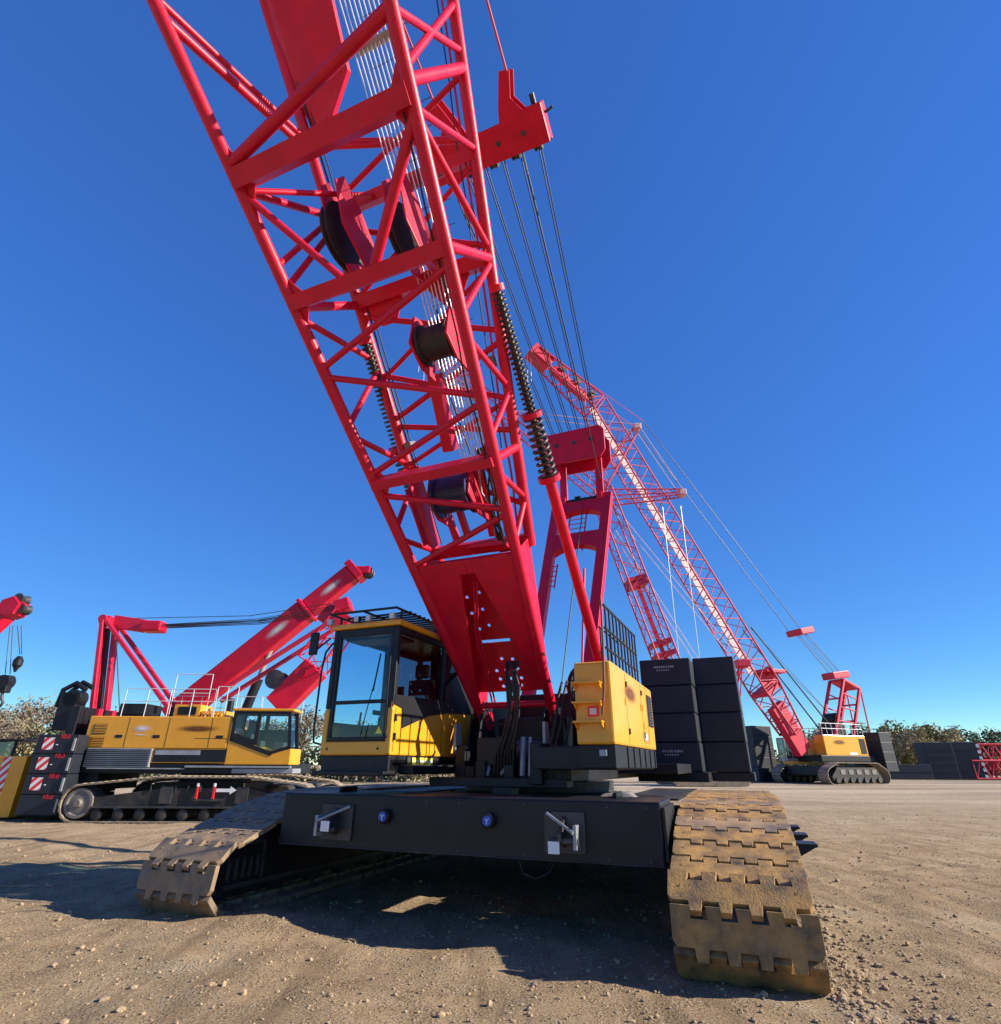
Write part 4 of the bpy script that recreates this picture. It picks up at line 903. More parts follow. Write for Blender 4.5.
f.bx(-4.0, .95, -1.5, 1.5, 2.22, 3.28); f.bx(-1.56, .95, -1.495, 1.495, 1.76, 2.218)
f.prism([(.96, -1.5, 1.72), (3.22, -1.5, 1.72), (3.22, -1.5, 2.25), (2.5, -1.5, 2.12), (1.2, -1.5, 2.62), (.96, -1.5, 3.24)], (0, 1.25, 0))
ub = f.build('engine_housing', 'yel', LC, .03)
f = MB(); f.bx(-1.5, 1.0, -1.518, -1.506, 1.79, 2.2); f.build('lower_panel', 'black', ub)
f = MB(); f.bx(-1.45, .1, -1.526, -1.52, 2.02, 2.17); f.build('shiny_panel', 'grey', ub)
f = MB()
for x_ in (-2.6, -1.2, .3): f.bx(x_ - .008, x_ + .008, -1.504, -1.5005, 2.26, 3.24)
f.bx(-.2, .95, -1.504, -1.5005, 2.55, 2.565); f.build('door_seam', 'black', ub)
for x_, z_ in ((-3.55, 2.85), (-3.55, 2.42)):
    f = MB(); f.bx(x_ - .22, x_ + .22, -1.512, -1.502, z_ - .17, z_ + .17); gr_ = f.build('air_grille', 'smear' if 0 else 'blackdust', ub)
    f = MB()
    for k in range(6): f.bx(x_ - .2, x_ + .2, -1.522, -1.513, z_ - .14 + k * .055, z_ - .115 + k * .055)
    f.build('slat', 'yel', gr_)
for x_ in (-2.85, -1.55, .65): f = MB(); f.bx(x_ - .12, x_ + .12, -1.508, -1.502, 2.56, 2.66); f.build('door_latch', 'black', ub)
f = MB(); f.bx(-1.05, .75, -1.512, -1.504, 2.74, 3.02); f.build('lettering', 'smear', ub)
f = MB(); f.bx(-2.5, -1.7, -1.512, -1.504, 2.72, 3.02); f.build('white_emblem', 'smearw', ub)
f = MB(); f.bx(-2.42, -1.8, -1.512, -1.504, 2.63, 2.70); f.build('white_lettering', 'smearw', ub)
f = MB(); f.bx(-1.3, -.35, -1.2, -.2, 3.285, 3.72); f.build('exhaust_box', 'yel', ub, .02)
f = MB(); f.bx(-1.15, -.5, -1.212, -1.204, 3.36, 3.64); f.build('exhaust_opening', 'black', ub)
f = MB(); f.bx(-3.4, -2.3, -1.1, .2, 3.29, 3.34); f.bx(-3.35, -2.4, -1.05, .1, 3.36, 3.75); f.build('radiator', 'black', ub, .02)
f = MB()
for k in range(6): f.bx(-.25 + k * .13, -.18 + k * .13, -1.3, -1.2, 3.285, 3.42)
f.bx(-.3, .6, -1.2, .6, 3.284, 3.5); f.build('roof_louvre', 'yel', ub, .006)
f = MB(); f.tube((-2.05, .2, 3.3), (-2.05, .2, 3.75), .09, 12); f.tube((.45, -.6, 3.5), (.45, -.6, 4.0), .12, 12); f.build('muffler', 'black', ub)
f = MB()
for q_ in ((-3.0, .2, -1.45, .95, 4), (-1.4, -.1, -1.3, 1.5, 1), (.25, 1.0, -1.45, 1.05, 2), (.95, 2.6, 1.3, 1.0, 3), (-3.2, .85, 1.45, 1.0, 5)):
    f = MB(); rail_run(f, q_[0], q_[1], q_[2], 3.28, q_[3], q_[4], .015); f.build('handrail', 'rail', LC)
# cab of the left crane
f = MB(); pr = [(1.0, 3.5), (3.0, 3.46), (3.16, 2.6), (3.2, 1.78), (1.3, 1.78), (1.0, 2.4)]
f.box((2.05, -1.05, 3.53), (2.2, 1.0, .09)); lcab = f.build('cab', 'yel', LC, .03)
f = MB()
for y in (-1.52, -.62):
    q = [(1.05, 2.5), (1.05, 3.48), (1.2, 3.48), (1.28, 2.62), (2.62, 2.16), (2.72, 3.44), (3.0, 3.44), (3.12, 2.3), (2.95, 2.2), (2.5, 2.08), (1.15, 2.56)]
    f.bx(1.02, 1.14, y, y + .06, 2.5, 3.48); f.bx(1.86, 2.0, y, y + .06, 2.4, 3.48); f.bar((1.02, y + .03, 2.56), (2.55, y + .03, 2.06), .06, .14); f.bar((2.5, y + .03, 2.1), (3.15, y + .03, 2.3), .06, .1); f.bar((3.15, y + .03, 2.25), (2.98, y + .03, 3.48), .06, .12); f.bx(1.02, 3.05, y + .002, y + .058, 3.38, 3.48); f.bar((1.02, y + .03, 2.70), (1.9, y + .03, 2.44), .056, .16)
f.bx(1.02, 1.08, -1.46, -.62, 2.6, 3.48); f.build('window_frame', 'black', lcab, .008)
f = MB(); f.add([(1.14, -1.50, 2.6), (1.86, -1.5, 2.45), (1.86, -1.5, 3.38), (1.14, -1.5, 3.38)], [(0, 1, 2, 3)]); f.add([(2.0, -1.5, 2.3), (2.52, -1.5, 2.15), (3.1, -1.5, 2.32), (2.95, -1.5, 3.38), (2.0, -1.5, 3.38)], [(0, 1, 2, 3, 4)]); f.build('door_window', 'glass', lcab)
f = MB(); f.add([(3.14, -1.46, 2.3), (3.14, -.62, 2.3), (2.97, -.62, 3.42), (2.97, -1.46, 3.42)], [(0, 1, 2, 3)]); f.build('windshield', 'glass', lcab)
f = MB(); f.bx(1.1, 3.0, -.60, -.56, 1.9, 2.9); f.build('inner_panel', 'black', lcab)
f = MB(); f.bx(1.5, 1.65, -1.3, -.8, 2.5, 3.2); f.bx(1.5, 2.05, -1.3, -.8, 2.3, 2.5); f.bx(2.5, 2.85, -1.25, -.8, 1.9, 2.45); f.build('seat', 'seat', lcab, .03)
f = MB(); f.bx(1.3, 3.4, -1.56, -.6, 1.44, 1.60); f.build('cab_base', 'grey', lcab, .02)
# gantry of the left crane
f = MB()
for y in (-.42, .42):
    f.bar((-4.6, y, 3.2), (-5.25, y, 6.95), .14, .30, (0, 1, 0)); f.bar((-5.2, y, 7.0), (-1.95, y, 3.7), .14, .2, (0, 1, 0)); f.box((-4.55, y, 3.35), (.42, .24, .5))
f.tube((-5.25, -.55, 7.0), (-5.25, .55, 7.0), .16, 14); f.bar((-5.1, 0, 7.0), (-3.8, 0, 6.82), .5, .22, (0, 1, 0)); f.box((-5.25, 0, 7.0), (.4, .8, .3))
f.build('gantry', 'redfar', LC, .015)
f = MB(); f.box((-3.45, 0, 6.80), (.8, .62, .42)); f.build('sheave_block', 'red', LC, .06)
f = MB(); f.bar((-4.48, -.3, 3.5), (-5.05, -.3, 6.65), .12, .14); f.build('gantry_cylinder', 'black', LC, .01)
f = MB(); f.tube((-4.5, -.5, 6.2), (-3.6, -.6, 3.6), .02, 5); f.build('stay_rope', 'rope', LC)
mh = Vector((4.13, 0, 7.75))
for k in range(8):
    f = MB(); y = -.26 + k * .075; f.path([(-3.1, y, 6.80 + .04 * (k % 3)), (.7, y, 7.02 + .07 * (k % 3)), (mh.x - .2, y, mh.z - .15 + .1 * (k % 3))], .014, 5); f.build('hoist_rope', 'rope', LC)
f = MB(); f.tube((-5.0, 0, 7.12), (.2, .2, 7.36), .014, 5); f.tube((.2, .2, 7.36), (4.0, 0, 7.95), .014, 5); f.build('hoist_rope', 'rope', LC)
# mast, boom base section and drum
f = MB()
for y in (-.55, .55): f.bar((-.43, y, 4.0), (3.7, y, 6.95), .14, .2, (0, 1, 0))
f.bar((3.55, 0, 6.9), (4.0, 0, 7.6), 1.2, .2, (0, 1, 0)); f.build('mast', 'redfar', LC, .012)
f = MB(); f.box((mh.x - .05, 0, mh.z), (.62, .9, .5), Matrix.Rotation(R(-20), 3, 'Y')); f.build('mast_head', 'red', LC, .05)
f = MB(); d_ = Vector((.6, 0, .7)).normalized(); 
f.bar((2.0, 0, 3.75), (3.3, 0, 5.25), .95, .8, (0, 1, 0)); bbase = f.build('boom_base', 'red', LC, .03)
f = MB(); lattice(f, (3.15, 0, 5.35), (4.3, 0, 7.3), (0, 1, 0), 1.0, .9, 1.3, 1.2, 4, .045, .025, Vector((-.86, 0, .51))); f.build('boom_lattice', 'redfar', bbase)
f = MB(); f.lathe((1.85, -.4, 4.75), (0, 1, 0), [(.36, 0), (.36, .06), (.28, .08), (.28, .7), (.36, .72), (.36, .8)], 24); f.build('winch_drum', 'steel', bbase)
f = MB(); f.lathe((2.85, -.5, 5.0), (0, 1, 0), [(.22, 0), (.22, .06), (.1, .07)], 20); f.build('pulley', 'red', bbase)
f = MB(); f.path([(-4.7, -1.1, 4.2), (-5.1, -1.1, 4.45), (-5.5, -1.1, 4.2), (-5.6, -1.05, 3.6)], .09, 8); f.path([(-4.6, -.9, 4.3), (-5.0, -.9, 4.5), (-5.4, -.9, 4.1), (-5.4, -.9, 3.3)], .09, 8); f.bx(-5.4, -4.8, -1.3, -.7, 2.8, 4.1); f.bx(-4.75, -4.45, -1.5, 1.5, 2.2, 3.6); f.lathe((-5.0, -1.3, 3.9), (0, 1, 0), [(.3, 0), (.3, .5)], 18); f.build('counterweight_hoist', 'black', LC, .02)
# its counterweight slabs
a2 = R(2); bxp = Vector((-10.6, 23.0, 0)) + Matrix.Rotation(a2, 3, 'Z') @ Vector((-4.50, -.6, 0))
slab_stack(bxp, a2, 4, 1.34, 3.0, .615, 'the counterweight stack with red and white panels at left', 'counterweight slabs of the left crane', True, z0=.18)

# ------------------------------------------------------------------ telescopic crane behind it
TC = thing('telescopic_crane', 'red telescopic crane boom with faded white lettering rising behind the left crane', 'crane', (-10, 26, 0), 0)
f = MB(); f.bx(-5.2, 0, -1.3, 1.3, 1.5, 3.0); f.build('upper_body', 'yel', TC, .04)
for sy in (-1, 1):
    f = MB(); f.prism([(x_, sy * 1.8 - .35, z_) for x_, z_ in [(-3.6, .5), (-3.2, .08), (2.0, .08), (2.4, .5), (2.0, 1.0), (-3.2, 1.0)]], (0, .7, 0)); f.build('track', 'blackdust', TC, .05)
f = MB(); f.bx(-3.4, 1.8, -1.4, 1.4, .6, 1.0); f.lathe((-1, 0, 1.0), (0, 0, 1), [(1, 0), (1, .5)], 24); f.build('carbody', 'blackdust', TC)
b0, b1 = Vector((-4.2, 0, 3.5)), Vector((2.9, 0, 10.1)); bd = (b1 - b0).normalized()
f = MB(); f.bar(b0, lerp(b0, b1, .72), .85, 1.0); f.bar(lerp(b0, b1, .72), lerp(b0, b1, .74), .98, 1.13); tb = f.build('boom', 'red', TC, .06)
f = MB(); f.bar(lerp(b0, b1, .742), b1, .72, .85); f.build('inner_boom', 'red', tb, .05)
f = MB(); f.bar(b1, b1 + bd * .35, .95, 1.05); f.bx(b1.x + .1, b1.x + .9, -.4, .4, b1.z - .05, b1.z + .28); hd = f.build('boom_head', 'red', tb, .04)
for y in (-.25, .1): f = MB(); f.lathe((b1.x + .75, y, b1.z + .08), (0, 1, 0), [(.26, 0), (.2, .07), (.26, .14)], 20); f.build('sheave', 'steel', hd)
f = MB(); nb = Vector((-bd.z, 0, bd.x))
f.bx(-.5, .5, 0, .004, -.22, .22); o = f.build('white_lettering', 'smearw', tb)
o.matrix_local = Matrix.Translation(lerp(b0, b1, .58) + Vector((0, -.432, 0))) @ Matrix.Rotation(-math.atan2(bd.z, bd.x), 4, 'Y') @ Matrix.Diagonal((1.5, 1, 1, 1))
f = MB(); f.bx(-.5, .5, 0, .004, -.2, .2); o = f.build('white_lettering', 'smearw', tb)
o.matrix_local = Matrix.Translation(lerp(b0, b1, .88) + Vector((0, -.368, 0))) @ Matrix.Rotation(-math.atan2(bd.z, bd.x), 4, 'Y') @ Matrix.Diagonal((1.4, 1, 1, 1))
f = MB(); f.tube((-1.2, 0, 3.3), (-.72, 0, 5.2), .2, 16); cyl = f.build('lift_cylinder', 'black', TC)
f = MB(); f.tube((-.72, 0, 5.2), (-.3, 0, 6.9), .11, 14); f.build('piston_rod', 'grey', cyl)

# ------------------------------------------------------------------ telescopic crane at the far left edge
FC = thing('telescopic_crane', 'red telescopic boom tip with hanging hook blocks at the left edge of the yard', 'crane', (-28, 30, 0), 0)
f = MB(); f.bx(-9.5, -3.5, -1.3, 1.3, 1.4, 3.0); f.build('upper_body', 'yel', FC, .04)
for sy in (-1, 1):
    f = MB(); f.prism([(x_, sy * 1.9 - .4, z_) for x_, z_ in [(-8.6, .5), (-8.2, .05), (-2.8, .05), (-2.4, .5), (-2.8, 1.0), (-8.2, 1.0)]], (0, .8, 0)); f.build('track', 'blackdust', FC, .05)
f = MB(); f.bx(-8, -3, -1.5, 1.5, .6, 1.0); f.bx(-7, -4.5, -1, 1, 1.0, 1.42); f.build('carbody', 'blackdust', FC)
b0, b1 = Vector((-3.4, 0, 2.4)), Vector((1.55, 0, 9.2)); bd = (b1 - b0).normalized()
f = MB(); f.bar(b0, lerp(b0, b1, .7), .85, 1.0); tb = f.build('boom', 'red', FC, .05)
f = MB(); f.bar(lerp(b0, b1, .7), b1, .72, .85); f.build('inner_boom', 'red', tb, .05)
f = MB(); f.prism([b1 + Vector((-.35, -.45, -.1)), b1 + Vector((-.2, -.45, .5)), b1 + Vector((.35, -.45, .72)), b1 + Vector((.8, -.45, .3)), b1 + Vector((.62, -.45, -.25)), b1 + Vector((.25, -.45, -.4))], (0, .9, 0)); hd = f.build('boom_head', 'red', tb, .04)
f = MB(); f.bx(-.5, .5, 0, .004, -.2, .2); o = f.build('white_lettering', 'smearw', tb)
o.matrix_local = Matrix.Translation(lerp(b0, b1, .9) + Vector((0, -.368, 0))) @ Matrix.Rotation(-math.atan2(bd.z, bd.x), 4, 'Y') @ Matrix.Diagonal((1.3, 1, 1, 1))
for p in (b1 + Vector((.75, -.3, .1)), b1 + Vector((.5, -.3, .62))):
    f = MB(); f.lathe(p, (0, 1, 0), [(.28, 0), (.2, .3), (.28, .6)], 20); f.build('sheave', 'steel', hd)
for x0, x1, z1 in ((1.9, 2.55, 5.9), (2.05, 2.8, 5.9), (2.3, 2.95, 6.9), (2.5, 3.05, 6.9)):
    f = MB(); f.tube((x0, 0, 8.4), (x1, 0, z1), .02, 5); f.build('hoist_rope', 'rope', FC)
f = MB(); f.box((2.72, 0, 5.4), (.55, .4, .85)); f.lathe((2.72, -.24, 5.5), (0, 1, 0), [(.34, 0), (.34, .48)], 18); hk = f.build('hook_block', 'black', FC, .05)
f = MB(); f.path([(2.75, 0, 4.95), (2.8, 0, 4.7), (2.95, 0, 4.5), (2.85, 0, 4.3), (2.65, 0, 4.32), (2.6, 0, 4.48)], .07, 8); f.build('hook', 'steel', hk)
f = MB(); f.lathe((3.0, 0, 6.3), (0, 0, 1), [(.1, .5), (.22, .3), (.22, .05), (.1, -.15), (.05, -.3)], 16); f.build('ball_hook', 'black', FC)

# orange slab and small vehicle at the left edge
f = MB(); f.bx(-.55, .55, -.9, .9, 0, 1.85); f.bx(-.5, .5, -.85, .85, -.0, .0 + .01)
o = tag(f.build('counterweight', 'yel', None, .03), 'yellow slab with a red and white striped edge at the left border', 'counterweight'); o.location = (-16.6, 22.0, .1); o.rotation_euler.z = R(-4)
f = MB(); f.bx(-.28, .02, -.906, -.9015, .05, 1.82); f.build('hazard_panel', 'stripe', o)
VH = thing('loader', 'small white and dark machine half hidden behind the yellow striped slab', 'loader', (-19.6, 24.6, 0), 0)
f = MB(); f.bx(-1.2, .9, -.9, .9, .7, 1.3); f.build('chassis', 'white', VH, .05)
f = MB(); f.bx(-.9, .8, -.85, .85, 1.31, 1.4); f.bx(-.9, -.8, -.8, .8, 1.4, 2.5); f.bx(.7, .8, -.8, -.7, 1.4, 2.5); f.bx(.7, .8, .7, .8, 1.4, 2.5); f.bx(-.95, .85, -.85, .85, 2.5, 2.58); vc = f.build('cab', 'black', VH, .03)
f = MB(); f.bx(-.79, .69, -.78, -.775, 1.42, 2.48); f.build('door_window', 'glass', vc)
for x_ in (-.8, .6):
    for y in (-.85, .85): f = MB(); f.lathe((x_, y - .12, .4), (0, 1, 0), [(.2, -.02), (.38, 0), (.4, .04), (.4, .2), (.38, .24), (.2, .26)], 20); f.build('wheel', 'rubber', VH)

# ================================================================== FAR RIGHT CRANE
FA_ = thing('crawler_crane', 'distant crawler crane at right with long red lattice boom, yellow body and low gantry', 'crane', (42.5, 75, 0), R(202))
fp, fpt = track_path([(7.7, .85, .85), (6.6, 1.8, .4), (.4, 1.8, .4), (-.4, .85, .85)], .4)
for sy, c in ((1, 3.3), (-1, -3.3)):
    f = MB(); f.prism([(x_, c - .35, z_) for x_, z_ in [(-.4, .5), (.4, 1.7), (6.6, 1.7), (7.6, .8), (7.4, .3), (-.2, .3)]], (0, .7, 0)); tr = f.build('track', 'blackdust', FA_, .03)
    f = MB()
    for (x_, z_), (tx, tz) in fp:
        m3 = Matrix((Vector((tx, 0, tz)), Vector((0, 1, 0)), Vector((tx, 0, tz)).cross(Vector((0, 1, 0))))).transposed(); f.box((x_, c, z_), (fpt * .9, 1.3, .08), m3)
    f.build('track_belt', 'farshoe', tr)
    for k in range(7): r = MB(); r.lathe((.3 + k * 1.1, c - .5, .42), (0, 1, 0), [(.3, 0), (.3, 1.0)], 14); r.build('roller', 'steel', tr)
    f = MB()
    for k in range(5): f.bx(.5 + k * 1.25, 1.2 + k * 1.25, c + .36, c + .40, 1.0, 1.5)
    f.build('side_plate', 'steel2', tr)
f = MB(); f.bx(.5, 7.5, -2.9, 2.9, .9, 1.9); f.build('carbody', 'black', FA_, .03)
f = MB(); f.bx(-3.4, 6.2, -1.7, 1.6, 2.35, 3.0); f.build('slewing_platform', 'black', FA_, .03)
f = MB(); f.bx(-1.7, 5.3, .2, 1.6, 3.0, 5.25); eh = f.build('engine_housing', 'yel', FA_, .08)
f = MB(); f.bx(1.5, 4.2, 1.604, 1.61, 4.1, 4.8); f.build('lettering', 'smear', eh)
f = MB(); f.bx(-1.5, -.5, 1.602, 1.62, 3.2, 4.9); f.build('air_grille', 'black', eh)
f = MB(); f.bx(.2, 1.4, 1.602, 1.61, 3.1, 3.35); f.build('white_plate', 'white', eh)
f = MB(); f.bx(-1.6, 4.6, -1.6, -.2, 3.0, 4.8); f.build('rear_housing', 'yel', FA_, .08)
f = MB(); rail_run(f, -1.6, 5.2, 1.5, 5.25, 1.3, 8, .035); f.build('handrail', 'rail', FA_); f = MB(); rail_run(f, -1.6, 4.6, -1.5, 4.8, 1.3, 7, .035); f.build('handrail', 'rail', FA_)
f = MB(); f.bx(5.6, 7.9, -3.0, -1.8, 2.4, 2.7); f.bx(5.6, 7.9, -3.0, -1.8, 4.8, 5.0)
for x_ in (5.65, 6.9, 7.85):
    for y in (-2.95, -1.85): f.bx(x_ - .06, x_ + .06, y - .06, y + .06, 2.7, 4.8)
fcab = f.build('cab', 'grey', FA_, .04)
f = MB(); f.bx(7.86, 7.88, -2.9, -1.9, 2.7, 4.8); f.bx(5.7, 7.8, -1.86, -1.85, 2.7, 4.8); f.build('cab_window', 'glassdark', fcab)
f = MB(); f.bx(4.5, 7.3, -3.0, -1.7, 2.05, 2.4); f.build('catwalk', 'yel', FA_, .03)
# gantry: four legs with a head block
f = MB()
for y in (-1.0, 1.0):
    f.bar((2.5, y, 5.3), (-1.2, y, 12.0), .3, .3); f.bar((-.6, y, 5.3), (-3.7, y, 11.0), .3, .3); f.tube((-3.8, y, 11.0), (-3.6, y, 5.2), .09, 6)
    for t in (.25, .5, .75): f.bar(lerp((2.5, y, 5.3), (-1.2, y, 12.0), t), lerp((-.6, y, 5.3), (-3.7, y, 11.0), t), .14, .14)
for t in (.3, .65, 1): f.bar(lerp((2.5, -1, 5.3), (-1.2, -1, 12), t), lerp((2.5, 1, 5.3), (-1.2, 1, 12), t), .2, .2); f.bar(lerp((-.6, -1, 5.3), (-3.7, -1, 11), t), lerp((-.6, 1, 5.3), (-3.7, 1, 11), t), .2, .2)
f.bar((-1.2, 0, 12.0), (-3.7, 0, 11.0), 2.2, .3)
f.build('gantry', 'redfar', FA_, .02)
f = MB(); f.box((-1.2, 0, 12.6), (3.0, 1.8, .85), Matrix.Rotation(R(8), 3, 'Y')); f.build('sheave_block', 'redfar', FA_, .1)
f = MB(); f.lathe((1.2, -.7, 7.1), (0, 1, 0), [(.8, 0), (.8, 1.4)], 18); f.bx(.4, 2.2, -.9, .9, 5.3, 6.5); f.build('winch_drum', 'black', FA_)
# boom
f = MB(); f0 = Vector((7.15, 0, 3.4)); f1 = Vector((32.6, 0, 45.6)); d_ = (f1 - f0).normalized(); n_ = Vector((-d_.z, 0, d_.x))
f2 = lerp(f0, f1, .17)
lattice(f, lerp(f0, f1, .05), f2, (0, 1, 0), 1.4, 2.7, 2.3, 2.6, 6, .13, .07, n_); lattice(f, f2, f1, (0, 1, 0), 2.7, 2.6, 2.6, 2.6, 30, .12, .065, n_)
fb = f.build('boom', 'pink', FA_)
f = MB(); f.bar(f0, lerp(f0, f1, .12), 2.2, 1.0, (0, 1, 0)); f.bar(lerp(f0, f1, .15) + n_ * 1.2, lerp(f0, f1, .2) + n_ * 1.2, 2.6, .25, (0, 1, 0)); f.bar(lerp(f0, f1, .155), lerp(f0, f1, .165), 2.75, 2.5, (0, 1, 0)); f.bx(lerp(f0, f1, .17).x - 2.8, lerp(f0, f1, .17).x + .2, -1.2, 1.2, lerp(f0, f1, .17).z + 1.6, lerp(f0, f1, .17).z + 2.0); f.build('boom_foot', 'redfar', fb, .05)
f = MB(); f.bar(lerp(f0, f1, .21) - n_ * .5, lerp(f0, f1, .995) - n_ * .5, 1.15, .08, (0, 1, 0)); f.build('walkway', 'palewalk', fb)
f = MB(); f3 = Vector((41.2, 0, 51.5)); d2 = (f3 - f1).normalized(); n2 = Vector((-d2.z, 0, d2.x))
lattice(f, f1 - d_ * .2, f3, (0, 1, 0), 2.6, 1.4, 2.6, 1.8, 7, .13, .08, n2); f.bar(lerp(f1, f3, .12), lerp(f1, f3, .7), 1.4, .5, (0, 1, 0)); f.bar(lerp(f1, f3, .75), f3 + d2 * .6, 2.0, 1.7, (0, 1, 0)); bh = f.build('boom_head', 'redfar', fb, .03)
for q in (.1, .35, .6, .9): f = MB(); p = lerp(f1, f3, q) - n2 * -1.1; f.lathe(p - Vector((0, .5, 0)), (0, 1, 0), [(.5, 0), (.5, 1.0)], 14); f.build('sheave', 'steel', bh)
f = MB(); p = f3 + d2 * .3 - n2 * .4; f.tube(p, p - Vector((0, 0, 4.5)), .03, 4); f.tube(p + Vector((.5, 0, 0)), p + Vector((.5, 0, -5.5)), .03, 4); f.build('hoist_rope', 'ropelight', bh)
bl = Vector((3.5, 0, 17.85))
f = MB(); f.box(bl, (2.4, 2.4, .8), Matrix.Rotation(R(12), 3, 'Y')); fbl = f.build('hoist_bail', 'redfar', FA_, .1)
for y in (-.9, .9):
    f = MB(); f.path([bl + Vector((1, y, .3)), lerp(bl, (25.2, 0, 44.5), .5) + Vector((0, y, -.5)), (25.4, y, 44.3)], .05, 5); f.build('pendant', 'rope', fbl)
    f = MB(); f.tube((25.4, y, 44.3), (33.5, y, 48.2), .05, 5); f.build('pendant', 'pink', fbl)
    f = MB(); f.tube((-1.5, y, 13), (9.5, y, 20), .0, 3) if 0 else f.tube((2.6, y, 6), (12.5, y * .8, 17.5), .09, 6); f.build('backstop', 'rope', fb)
for k in range(6):
    y = -.9 + k * .36; f = MB(); f.tube((-1.2 + .3 * (k % 2), y, 13.0), bl + Vector((-.4 + .25 * (k % 3), y, -.3)), .03, 4); f.build('hoist_rope', 'rope', fbl)
f = MB(); f.tube(bl + Vector((5, 0, -4)), (1.2, 0, 7.6), .03, 4); f.tube((16.5, 0, 22.0), (1.2, 0, 7.6), .03, 4); f.build('hoist_rope', 'rope', fb)
def wpt(ox, oy, ang, p): return Vector((ox, oy, 0)) + Matrix.Rotation(ang, 3, 'Z') @ Vector(p)
p = wpt(42.5, 75, R(202), (-4.2, .3, 0)); slab_stack(p, R(202), 4, 2.0, 4.2, 1.1, 'the rear counterweight stack on the distant right crane', 'counterweight slabs of the distant right crane', z0=1.3)
p = wpt(42.5, 75, R(202), (6.6, -7.6, 0)); slab_stack(p, R(202), 4, 3.2, 2.6, 1.25, 'the black stack left of the distant right crane', 'counterweight slabs standing left of the distant right crane', z0=1.6)
p = wpt(42.5, 75, R(202), (5.0, -7.2, 0)); f = MB(); f.bx(-4.5, 4.5, -2.2, 2.2, 0, 1.58)
o = tag(f.build('counterweight', 'cw', None, .05), 'long low black base block under the slabs left of the distant crane', 'counterweight'); o.location = (p.x, p.y, .01); o.rotation_euler.z = R(202)
f = MB()
for k in range(5): f.bx(-4.3 + k * 1.8, -3.3 + k * 1.8, 2.201, 2.26, .3, 1.3)
f.build('side_panel', 'black', o, .02)

# ================================================================== FAR LUFFING CRANE (mostly behind the counterweights)
FB = thing('luffing_crane', 'distant crane with faded red luffing jib and pointed struts behind the large crane', 'crane', (25, 62, 0), R(180))
for sy in (-1, 1):
    f = MB(); f.prism([(x_, sy * 3 - .55, z_) for x_, z_ in [(1.2, .7), (1.7, .05), (8.4, .05), (8.9, .7), (8.4, 1.4), (1.7, 1.4)]], (0, 1.1, 0)); f.build('track', 'farshoe', FB, .05)
f = MB(); f.bx(2.5, 7, -2.5, 2.5, .8, 1.8); f.build('carbody', 'black', FB)
f = MB(); f.bx(.9, 7, -1.6, 1.6, 1.8, 4.2); f.build('upper_body', 'yel', FB, .06)
f = MB(); q0, q1 = Vector((4.4, 0, 2.6)), Vector((12.7, 0, 32.4)); d_ = (q1 - q0).normalized(); n_ = Vector((-d_.z, 0, d_.x))
lattice(f, q0, q1, (0, 1, 0), 2.2, 2.2, 2.2, 2.2, 22, .10, .055, n_); fbm = f.build('boom', 'pink', FB)
f = MB()
for t in (.34, .38, .60, .62): f.bar(lerp(q0, q1, t) - n_ * 1.0, lerp(q0, q1, t) + n_ * 1.0, 2.1, .5, d_)
f.bar(lerp(q0, q1, .3), lerp(q0, q1, .6), .5, .06, (0, 1, 0)); f.build('splice_frame', 'redfar', fbm)
f = MB(); j1 = Vector((35.6, 0, 54.0)); d_ = (j1 - q1).normalized(); n_ = Vector((-d_.z, 0, d_.x))
lattice(f, q1, j1, (0, 1, 0), 1.9, 1.5, 1.9, 1.5, 24, .09, .05, n_); f.bar(j1 - d_ * 1.2, j1 + d_ * .8, 1.4, 1.2); fj = f.build('jib', 'pink', FB)
f = MB(); f.path([j1 + Vector((0, 0, -.5)), j1 + Vector((-.2, 0, -5.5))], .04, 4); f.path([j1 + Vector((.6, 0, -.5)), j1 + Vector((.6, 0, -4.0))], .04, 4); f.build('hoist_rope', 'ropelight', fj)
for e0, e1 in (((12.4, 0, 31.5), (2.84, 0, 32.2)), ((12.6, 0, 33.5), (7.44, 0, 41.6))):
    f = MB(); e0, e1 = Vector(e0), Vector(e1); d_ = (e1 - e0).normalized(); n_ = Vector((-d_.z, 0, d_.x)); lattice(f, e0, e1, (0, 1, 0), 1.5, .7, 1.8, 1.0, 8, .09, .05, n_); st = f.build('jib_strut', 'pink', FB)
    f = MB(); f.box(e1, (.9, 1.1, .8)); f.build('strut_head', 'palewalk', st, .1)
for y in (-.7, .7):
    f = MB(); f.tube((7.44, y, 41.6), (2.84, y, 32.2), .045, 4); f.tube((7.44, y, 41.6), (24, y * .8, 43.8), .045, 4); f.tube((2.84, y, 32.2), (-.8, y, 11.9), .05, 4) if 0 else f.tube((12, y, 31), (-.8, y, 11.9), .05, 4); f.tube((11.5, y, 27), (2.2, y, 9), .05, 4); f.build('pendant', 'palewalk', FB)
f = MB()
for x_ in (3.2, 5.4): f.tube((x_, 0, 30.5), (x_ + .3, 0, 6), .03, 4)
f.build('hoist_rope', 'ropelight', FB)
f = MB()
for y in (-.8, .8): f.bar((2.6, y, 4), (-.9, y * .5, 11.6), .16, .16); f.bar((1.1, y, 4), (-.9, y * .5, 11.6), .12, .12)
f.box((-.9, 0, 11.8), (1.4, 2, .7)); f.build('gantry', 'redfar', FB, .05)

